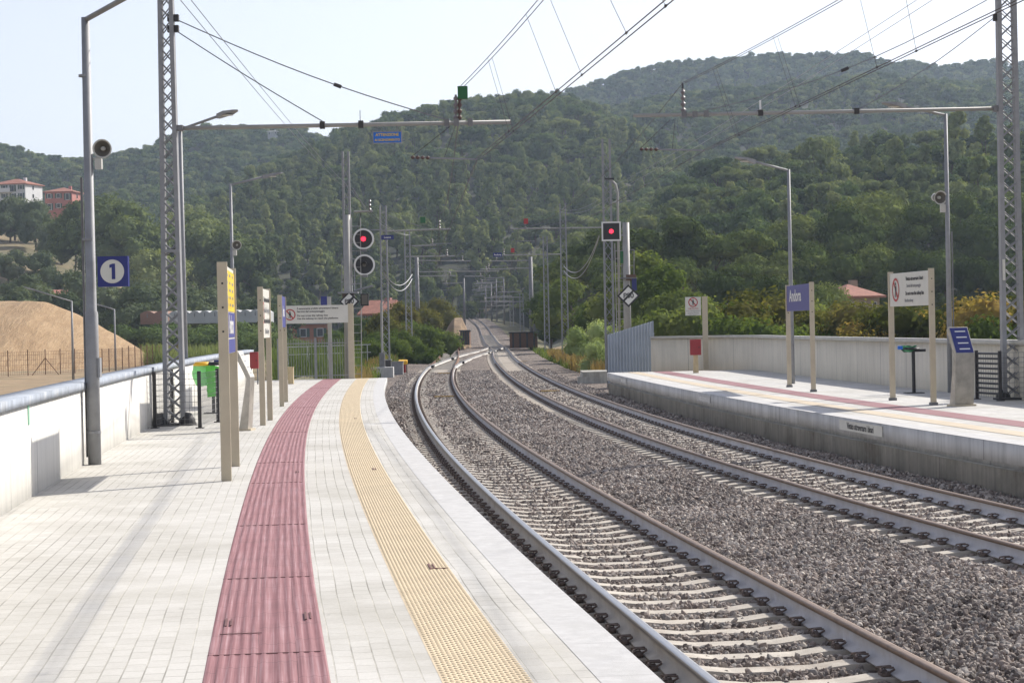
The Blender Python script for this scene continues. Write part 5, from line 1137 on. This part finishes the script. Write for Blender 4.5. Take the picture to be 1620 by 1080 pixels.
# big dark pines right of the tracks
place('pine_tree', 'umbrella', m_dark, (31, 32, 33), 11, 11.5, 5200, .36, [(905, 388, 215), (960, 345, 225), (1030, 335, 215), (1085, 345, 228), (1140, 338, 215), (1200, 352, 230), (1235, 395, 205), (1000, 385, 195), (1120, 395, 190)],
      'large spreading dark pine in the belt beyond the square red signal', 'tree', 'pines in the belt right of the tracks')
place('dark_tree', 'round', m_dark, (41, 42, 43), 10, 10.5, 4800, .33, [(1165, 425, 165), (1210, 432, 158), (1255, 438, 160), (1300, 440, 168), (1275, 330, 240), (1330, 318, 235), (1390, 300, 250), (1450, 315, 240), (1510, 300, 250), (1570, 320, 235), (1625, 315, 245), (1300, 385, 205), (1365, 372, 210), (1430, 392, 200), (1500, 380, 205), (1565, 400, 200), (1630, 390, 205), (1680, 350, 220)],
      'tall dense dark green tree in the belt behind the right platform wall', 'tree', 'dark trees behind the right platform')
place('leafy_tree', 'round', m_gleaf, (51, 52), 6, 6.5, 4200, .22, [(1010, 415, 130), (1045, 430, 122), (975, 430, 140), (1080, 455, 118), (905, 440, 170), (870, 455, 190)],
      'mid green leafy tree close behind the blue grey sheet fence and signal', 'tree', 'leafy trees beside the right signal')
place('bush', 'bush', m_yleaf, (61, 62, 63), 5.5, 3.4, 3000, .17, [(1150, 470, 96), (1195, 462, 100), (1240, 480, 92), (1328, 474, 92), (1380, 470, 90), (1425, 478, 86), (1475, 466, 84), (1590, 470, 84), (1640, 478, 82), (1705, 470, 82), (1290, 492, 96)],
      'yellow green shrub in the row behind the right platform wall', 'bush', 'yellow green shrubs behind the right wall')
place('bush', 'bush', m_orange, (66, 67), 4.5, 3.6, 2600, .16, [(1555, 458, 82), (1405, 484, 84)],
      'shrub with orange turning leaves behind the right platform wall', 'bush', 'orange shrubs behind the right wall')
place('bush', 'bush', m_gleaf, (64, 65), 5, 3.3, 2800, .18, [(1072, 488, 92), (1112, 480, 95), (1175, 498, 88), (1265, 500, 88), (1310, 478, 100), (1350, 500, 88), (1600, 500, 78), (1215, 500, 86)],
      'fresh green shrub showing over the cream wall behind the right platform', 'bush', 'green shrubs behind the right wall')
# pale reedy bush and dry grass before the sheet fence
def blades(name, loc_, label, mat, n, hgt, spread, seed, wd=.03, lean=.35, kind=None, cat='bush', group=None):
    g = np.random.default_rng(seed); b = np.c_[g.normal(0, spread[0]*.45, n), g.normal(0, spread[1]*.45, n), np.zeros(n)]; an = g.uniform(0, 6.28, n); h = hgt*g.uniform(.45, 1.1, n); ln = g.uniform(.1, 1, n)*lean*h
    d = np.c_[np.cos(an), np.sin(an)]; V = []; p = np.c_[-d[:, 1], d[:, 0]]*wd
    lo = np.c_[b[:, :2]-p, b[:, 2]]; lo2 = np.c_[b[:, :2]+p, b[:, 2]]; mi = np.c_[b[:, :2]+d*ln[:, None]*.4+p, h*.6]; mi2 = np.c_[b[:, :2]+d*ln[:, None]*.4-p, h*.6]; ti = np.c_[b[:, :2]+d*ln[:, None]+p*.3, h]; ti2 = np.c_[b[:, :2]+d*ln[:, None]-p*.3, h]
    V = np.stack([lo, lo2, mi, mi2, ti, ti2], 1).reshape(-1, 3); Fq = np.array([(0, 1, 2, 3), (3, 2, 4, 5)])[None]+np.arange(n)[:, None, None]*6
    o = mobj(name, npmesh(name, V, Fq.reshape(-1, 4), mat)); o.location = loc_; tag(o, label, cat, group, kind); return o
m_paleleaf = leafmat('pale feathery leaves', [(.25, (.20, .27, .10)), (.55, (.34, .42, .19)), (.8, (.5, .55, .32))], .4)
m_reed = leafmat('pale reed leaves', [(.25, (.09, .13, .045)), (.55, (.17, .22, .08)), (.8, (.30, .33, .16))], .4)
place('pale_shrub', 'bush', m_paleleaf, (71, 72, 73), 3.6, 3.6, 3800, .12, [(938, 498, 108), (958, 508, 104), (920, 520, 114), (950, 530, 98)],
      'pale feathery green shrub left of the blue grey sheet fence', 'bush', 'pale shrubs by the sheet fence', r0=.05)
# flat ground cover
def cover(name, x0, x1, Y0, Y1, n, hgt, mat, label, seed, wd=.04, cat='grass', far=None):
    g = np.random.default_rng(seed); Y = g.uniform(Y0, Y1, n); xp = g.uniform(x0, x1, n); X = (xp-810)/3200*Y
    if far is not None: k = far(X, Y); X, Y = X[k], Y[k]; n = len(X)
    Z = vland(X, Y); an = g.uniform(0, 6.28, n); h = hgt*g.uniform(.3, 1.15, n)*(.5+vnoise(X, Y, 3, 5)); ln = h*g.uniform(.1, .5, n); d = np.c_[np.cos(an), np.sin(an)]; p = np.c_[-d[:, 1], d[:, 0]]*wd; B_ = np.c_[X, Y]
    V = np.stack([np.c_[B_-p, Z-.05], np.c_[B_+p, Z-.05], np.c_[B_+d*ln[:, None]+p*.4, Z+h], np.c_[B_+d*ln[:, None]-p*.4, Z+h]], 1).reshape(-1, 3)
    o = mobj(name, npmesh(name, V, np.arange(n*4).reshape(-1, 4), mat)); tag(o, label, cat, kind='stuff'); return o
offl = lambda X, Y: np.abs(lateral(C1S, X, Y)) > np.where(Y < 196, 3.2, 0)
offr = lambda X, Y: lateral(C2, X, Y) > 3.0
def shoulder(name, P, o0, o1, Y0, Y1, z, mat):   # grassy shoulder beside the bed
    pr_ = [(o0, z-.0), (o1, -1.05)]; return S(name, sub(P, Y0, Y1), pr_, mat, kind='structure', ds=2.0)
m_verge = M('weedy verge', (.13, .125, .06), 1, var=.4, scale=.9, stain=(.3, .23, .12))
shoulder('verge', C2, 3.0, 9, 74, 440, -.25, m_verge)
shoulder('verge', C1S, -7.5, -3.0, 70, 196, -.25, m_verge).data.polygons
cover('dry_grass', 845, 965, 92, 150, 22000, .85, m_straw, 'tall dry straw coloured grass beside the far track before the sheet fence', 3, .02, far=lambda X, Y: lateral(C2, X, Y) > 3.2)
cover('grass', 830, 905, 115, 200, 9000, .45, m_gleaf, 'short green weeds beside the far track', 4, .03, far=offr)
cover('grass', 560, 720, 100, 200, 16000, .7, m_gleaf, 'rank green weeds left of the points and siding', 6, .035, far=lambda X, Y: lateral(C1S, X, Y) < -3.0)
cover('dry_grass', 560, 660, 90, 150, 9000, .7, m_straw, 'dry reddish grass tufts between the left masts', 8, .02, far=lambda X, Y: lateral(C1S, X, Y) < -3.2)
cover('reeds', 430, 570, 110, 165, 9000, 1.8, m_reed, 'green reeds growing behind the rod fence', 9, .035, cat='reeds')
cover('reeds', 228, 345, 195, 250, 12000, 1.5, m_reed, 'tall pale green canes behind the wire fence right of the bare bank', 10, .05, cat='reeds')
# left side thicket and bushes
place('bush', 'bush', m_gleaf, (81, 82, 83), 7, 5, 3600, .24, [(672, 500, 165), (645, 515, 150), (603, 520, 135), (575, 530, 130), (660, 538, 140), (625, 535, 138), (684, 520, 190)],
      'green bush in the thicket between the left masts and the siding', 'bush', 'green bushes left of the siding')
place('leafy_tree', 'round', m_yleaf, (84, 85), 7, 7, 3800, .26, [(632, 478, 175), (612, 490, 160), (665, 478, 210), (690, 470, 240)],
      'yellow green leafy tree rising in the thicket left of the siding', 'tree', 'leafy trees left of the siding')
place('dark_tree', 'round', m_oak, (86, 87), 7, 6.5, 3800, .28, [(590, 545, 140), (560, 505, 200), (575, 500, 180), (530, 530, 150), (548, 545, 135)],
      'dark green low tree in shade behind the white warning board', 'tree', 'dark low trees behind the warning board')
place('pine_tree', 'round', m_pine, (91, 92, 93), 9, 10, 4200, .36, [(150, 305, 420), (185, 318, 410), (215, 350, 400), (120, 335, 430), (260, 345, 420), (300, 335, 430), (340, 350, 420), (380, 372, 400), (250, 395, 370), (165, 372, 400)],
      'rounded dark pine on the slope behind the number one sign', 'tree', 'rounded pines on the left slope')
place('olive_tree', 'round', m_olive, (95, 96, 97), 6, 5, 2600, .26, [(-12, 316, 480), (28, 314, 478), (58, 322, 476), (20, 330, 470), (60, 340, 460), (100, 350, 450), (15, 392, 400), (70, 402, 390), (110, 425, 360), (30, 428, 340), (130, 440, 320), (95, 458, 300), (185, 445, 300), (215, 455, 290), (240, 440, 300), (275, 450, 300), (300, 465, 290), (335, 450, 300), (370, 470, 290), (260, 480, 270), (225, 478, 272), (345, 480, 270), (410, 480, 270), (440, 470, 290), (20, 455, 290), (55, 450, 300)],
      'grey green olive tree on the terraced slope left of the tracks', 'tree', 'olive trees on the left slope')
place('bush', 'bush', m_oak, (98, 99), 8, 3.6, 3600, .26, [(225, 512, 240), (262, 508, 238), (300, 512, 235), (335, 508, 236), (372, 506, 238), (405, 514, 232), (350, 518, 222), (390, 522, 215), (500, 534, 195), (470, 536, 190), (545, 534, 190), (440, 533, 190)],
      'dark green hedge bush in the valley before the greenhouses', 'bush', 'hedge bushes in the valley')
# ------------------------------------------------------------------ bare earth bank, heap
def mound(name, path_px, Yc, depth, label, mat, zbase=-1.1, kind='structure'):
    nx, ny = 90, 26; a = np.linspace(path_px[0][0], path_px[-1][0], nx); top = np.interp(a, [p[0] for p in path_px], [p[1] for p in path_px])
    X = (a-810)/3200*Yc; zt = EYE+(HZ-RS*(a-810)-top)/3200*Yc; zt = np.maximum(zt, zbase); v = np.linspace(-1, 1, ny)
    sh = 1-np.abs(v)**1.3; hh = (zt-zbase); Yw = Yc+v[None, :]*depth*np.clip(hh/hh.max(), .12, 1)[:, None]**.6; Xw = np.broadcast_to(X[:, None], Yw.shape)
    Z = zbase+hh[:, None]*sh[None, :]+(vnoise(Xw, Yw, 2.2, 4)-.5)*.45*np.minimum(1, hh)[:, None]*(1-np.abs(v))[None, :]**.3
    o = mobj(name, gridmesh(name, Xw, Yw, Z, mat)); tag(o, kind=kind); return o
mound('earth_bank', [(-260, 470), (0, 476), (50, 475), (80, 479), (110, 492), (140, 508), (175, 526), (205, 545), (240, 568), (275, 592)], 205, 30, '', m_sand)
mound('earth_heap', [(686, 550), (698, 534), (714, 508), (720, 502), (731, 503), (738, 518), (746, 550)], 214, 8, '', M('brown heaped earth', (.27, .19, .12), 1, var=.3, scale=.8, bmp=.08, bs=2), zbase=-.3)
mound('earth_cutting', [(715, 500), (740, 482), (765, 474), (800, 476), (835, 500)], 470, 16, '', M('brown cutting', (.12, .1, .06), 1, var=.3, scale=.3), zbase=2)
# low brown strip of earth nearer the wall: fence before the bank
tfn = thing('wire_fence', (0, 0, -1), 'brown post and wire mesh fence running before the bare earth bank', 'fence')
fp = [(-200, 150), (-60, 158), (60, 166), (160, 176), (240, 195), (300, 225), (345, 250)]; pl = []
for (xp, Y) in fp: pl.append(((xp-810)/3200*Y, Y))
pl = np.array(pl); Q, s = resample(pl, 2.4); nposts = 0
for i, q in enumerate(Q): zz = float(land(np.array([q[0]]), np.array([q[1]]))[0]); MB().box((q[0], q[1], zz+2.0), (.07, .07, 2.1)).build('post', m_rust, tfn); 
b = MB()
for h in (.15, .5, .9, 1.3, 1.7, 1.95):
    for i in range(len(Q)-1): b.tube([(Q[i][0], Q[i][1], h), (Q[i+1][0], Q[i+1][1], h)], .012, 3, False)
for i in range(len(Q)-1):
    for k in range(9): u = k/9; b.tube([(Q[i][0]*(1-u)+Q[i+1][0]*u, Q[i][1]*(1-u)+Q[i+1][1]*u, .1), (Q[i][0]*(1-u)+Q[i+1][0]*u, Q[i][1]*(1-u)+Q[i+1][1]*u, 1.95)], .008, 3, False)
b.build('mesh', m_rust, tfn)
i = int(np.argmin(abs(810+3200*Q[:, 0]/Q[:, 1]-60))); q = Q[i]
for sx in (-1, 1): MB().tube([(q[0]+sx*1.1, q[1], -.0), (q[0], q[1], 1.4)], .035, 5).build('brace', m_rust, tfn)
# ------------------------------------------------------------------ houses
def house(xp, ybase, ytop, Y, wpx, name, label, wallc, floors, cols, depth=9, hip=True, rz=0.0, roofm=None, rise=1.6, side=None, shutters=True, balcony=False):
    w_ = wpx/3200*Y; P = D(xp, ybase, Y); h = (ybase-ytop)/3200*Y; t = thing(name, P, label, 'house'); t.rotation_euler[2] = rz
    wm = M(name+' wall paint', wallc, .9, var=.08, scale=.3, stain=tuple(v*.8 for v in wallc)); MB().box((0, depth/2, h/2-1), (w_, depth, h+2)).build('wall', wm, t)
    e = .5; b = MB(); x, y0, y1 = w_/2+e, -e, depth+e; rl = max(0, w_/2-depth*.45) if hip else w_/2+e
    b.add([(-x, y0, h), (x, y0, h), (x, y1, h), (-x, y1, h), (-rl, depth/2, h+rise), (rl, depth/2, h+rise), (-x, y0, h-.18), (x, y0, h-.18), (x, y1, h-.18), (-x, y1, h-.18)],
          [(0, 1, 5, 4), (2, 3, 4, 5), (1, 2, 5), (3, 0, 4), (6, 7, 1, 0), (7, 8, 2, 1), (8, 9, 3, 2), (9, 6, 0, 3), (9, 8, 7, 6)])
    rf = b.build('roof', roofm or m_tile, t); MB().box((w_*.22, depth*.55, h+rise*.75), (.7, .7, 1.3)).build('chimney', wm, rf)
    k_ = min(1, w_/cols/2.9, h/floors/2.7)
    for f_ in range(floors):
        zc = h*(f_+.55)/floors
        for c_ in range(cols):
            if (f_*7+c_*3+len(label)) % 5 == 0: continue
            xc = -w_/2+w_*(c_+.5)/cols; hh = (1.5 if (c_+f_) % 3 else 2.1)*k_; z0 = zc-(hh-1.5*k_)/2
            wdw = MB().box((xc, -.05, z0), (1.15*k_, .12, hh)).build('window', m_white, t); MB().box((xc, -.125, z0), (.95*k_, .03, hh-.2*k_)).build('pane', m_glass, wdw)
            if shutters:
                for sx in (-1, 1): MB().box((xc+sx*.86*k_, -.05, z0), (.5*k_, .1, hh)).build('shutter', m_shut, wdw)
    if depth > 5:
        for f_ in range(floors): 
            for sx in (-1, 1): wdw = MB().box((sx*w_/2, depth*.45, h*(f_+.55)/floors), (.12, 1.1*k_, 1.4*k_)).build('window', m_white, t); MB().box((sx*(w_/2+.07), depth*.45, h*(f_+.55)/floors), (.03, .9*k_, 1.2*k_)).build('pane', m_glass, wdw)
    if balcony: MB().box((-w_*.1, -.75, h*.5), (w_*.45, 1.5, .18)).box((-w_*.1, -1.45, h*.5+.5), (w_*.45, .08, .9)).build('balcony', wm, t)
    return t
house(14, 317, 291, 505, 58, 'white_house', 'white two storey house with red tiled roof highest on the left slope', (.62, .62, .62), 2, 4, rz=-.25, balcony=True, rise=1.5)
house(93, 334, 303, 520, 44, 'pink_house', 'pink house with red tiled roof beside the white one on the left slope', (.42, .17, .14), 2, 3, rz=-.1, rise=1.3)
house(112, 505, 470, 330, 52, 'pink_house', 'small pinkish house with red gable roof behind the earth bank', (.42, .33, .3), 2, 2, hip=False, rise=1.3, depth=7, rz=.5)
house(480, 545, 511, 330, 80, 'orange_house', 'low orange house with grey flat roof seen under the long warning board', (.42, .17, .10), 1, 3, rise=.5, depth=8, roofm=m_conc, rz=.12)
house(590, 520, 496, 236, 34, 'pink_house', 'pinkish house with red gable roof behind the left signal mast', (.38, .2, .17), 2, 4, rise=1.6, hip=False, depth=7, rz=-.3)
house(1366, 500, 468, 185, 54, 'red_roofed_house', 'house showing only its broad red tiled roof among the trees behind the right wall', (.3, .24, .18), 1, 3, rise=1.2, depth=9, rz=.15, shutters=False)
house(431, 214, 208, 1000, 15, 'white_house', 'tiny white building on top of the far left hill', (.42, .42, .42), 1, 3, rise=.6, depth=6, roofm=m_conc, shutters=False)
def shed(x0, x1, yt, yb, Y, name, label, mat, n):
    A_, B_ = D(x0, yb, Y), D(x1, yb, Y); w_ = (B_.x-A_.x)/n; h = (yb-yt)/3200*Y; t = thing(name, ((A_.x+B_.x)/2, Y, A_.z), label, 'greenhouse' if 'green' in name else 'shed')
    for k in range(n):
        xc = (k-(n-1)/2)*w_; MB().prism([(xc-w_/2, -.8), (xc+w_/2, -.8), (xc+w_/2, h*.62), (xc+w_*.25, h*.9), (xc, h), (xc-w_*.25, h*.9), (xc-w_/2, h*.62)], 0, 14).build('bay', mat, t)
        MB().box((xc, -.03, h*.3), (.1, .06, h*.6)).build('frame', m_galvd, t)
    return t
shed(268, 412, 492, 502, 250, 'greenhouse', 'long pale greenhouse row in the valley left of the signs', m_roofg, 9)
shed(222, 266, 492, 503, 255, 'shed', 'long low brownish shed left of the greenhouse row', M('brown shed', (.25, .15, .11), .9, var=.15, scale=.5), 2)
t = thing('railing', D(515, 560, 118), 'pale horizontal railing seen through the rod fence', 'railing')
for z in (0, .45): MB().tube([(-2.4, 0, z), (2.6, .6, z+.05)], .03, 6).build('rail', m_conc, t)
for k in range(5): MB().tube([(-2.2+k*1.15, .15*k, -1.3), (-2.2+k*1.15, .15*k, .48)], .025, 6).build('upright', m_conc, t)
# small concrete gable behind the right hand wall trees stays hidden; haze over the whole place
hz_ = MB().box((0, 1300, 130), (3200, 3400, 270)); z0 = -2.6; hz_.v = [(p[0], p[1], z0 if p[2] < 100 else 268) for p in hz_.v]
m = bpy.data.materials.new('haze'); m.use_nodes = True; nt = m.node_tree; nt.nodes.clear(); out = nt.nodes.new('ShaderNodeOutputMaterial'); pv = nt.nodes.new('ShaderNodeVolumePrincipled')
pv.inputs['Color'].default_value = (.66, .80, 1.0, 1); pv.inputs['Density'].default_value = .00017; pv.inputs['Anisotropy'].default_value = .35; nt.links.new(pv.outputs[0], out.inputs['Volume'])
tag(hz_.build('haze', m), 'thin bluish summer haze over the valley and hills', 'haze', kind='stuff')
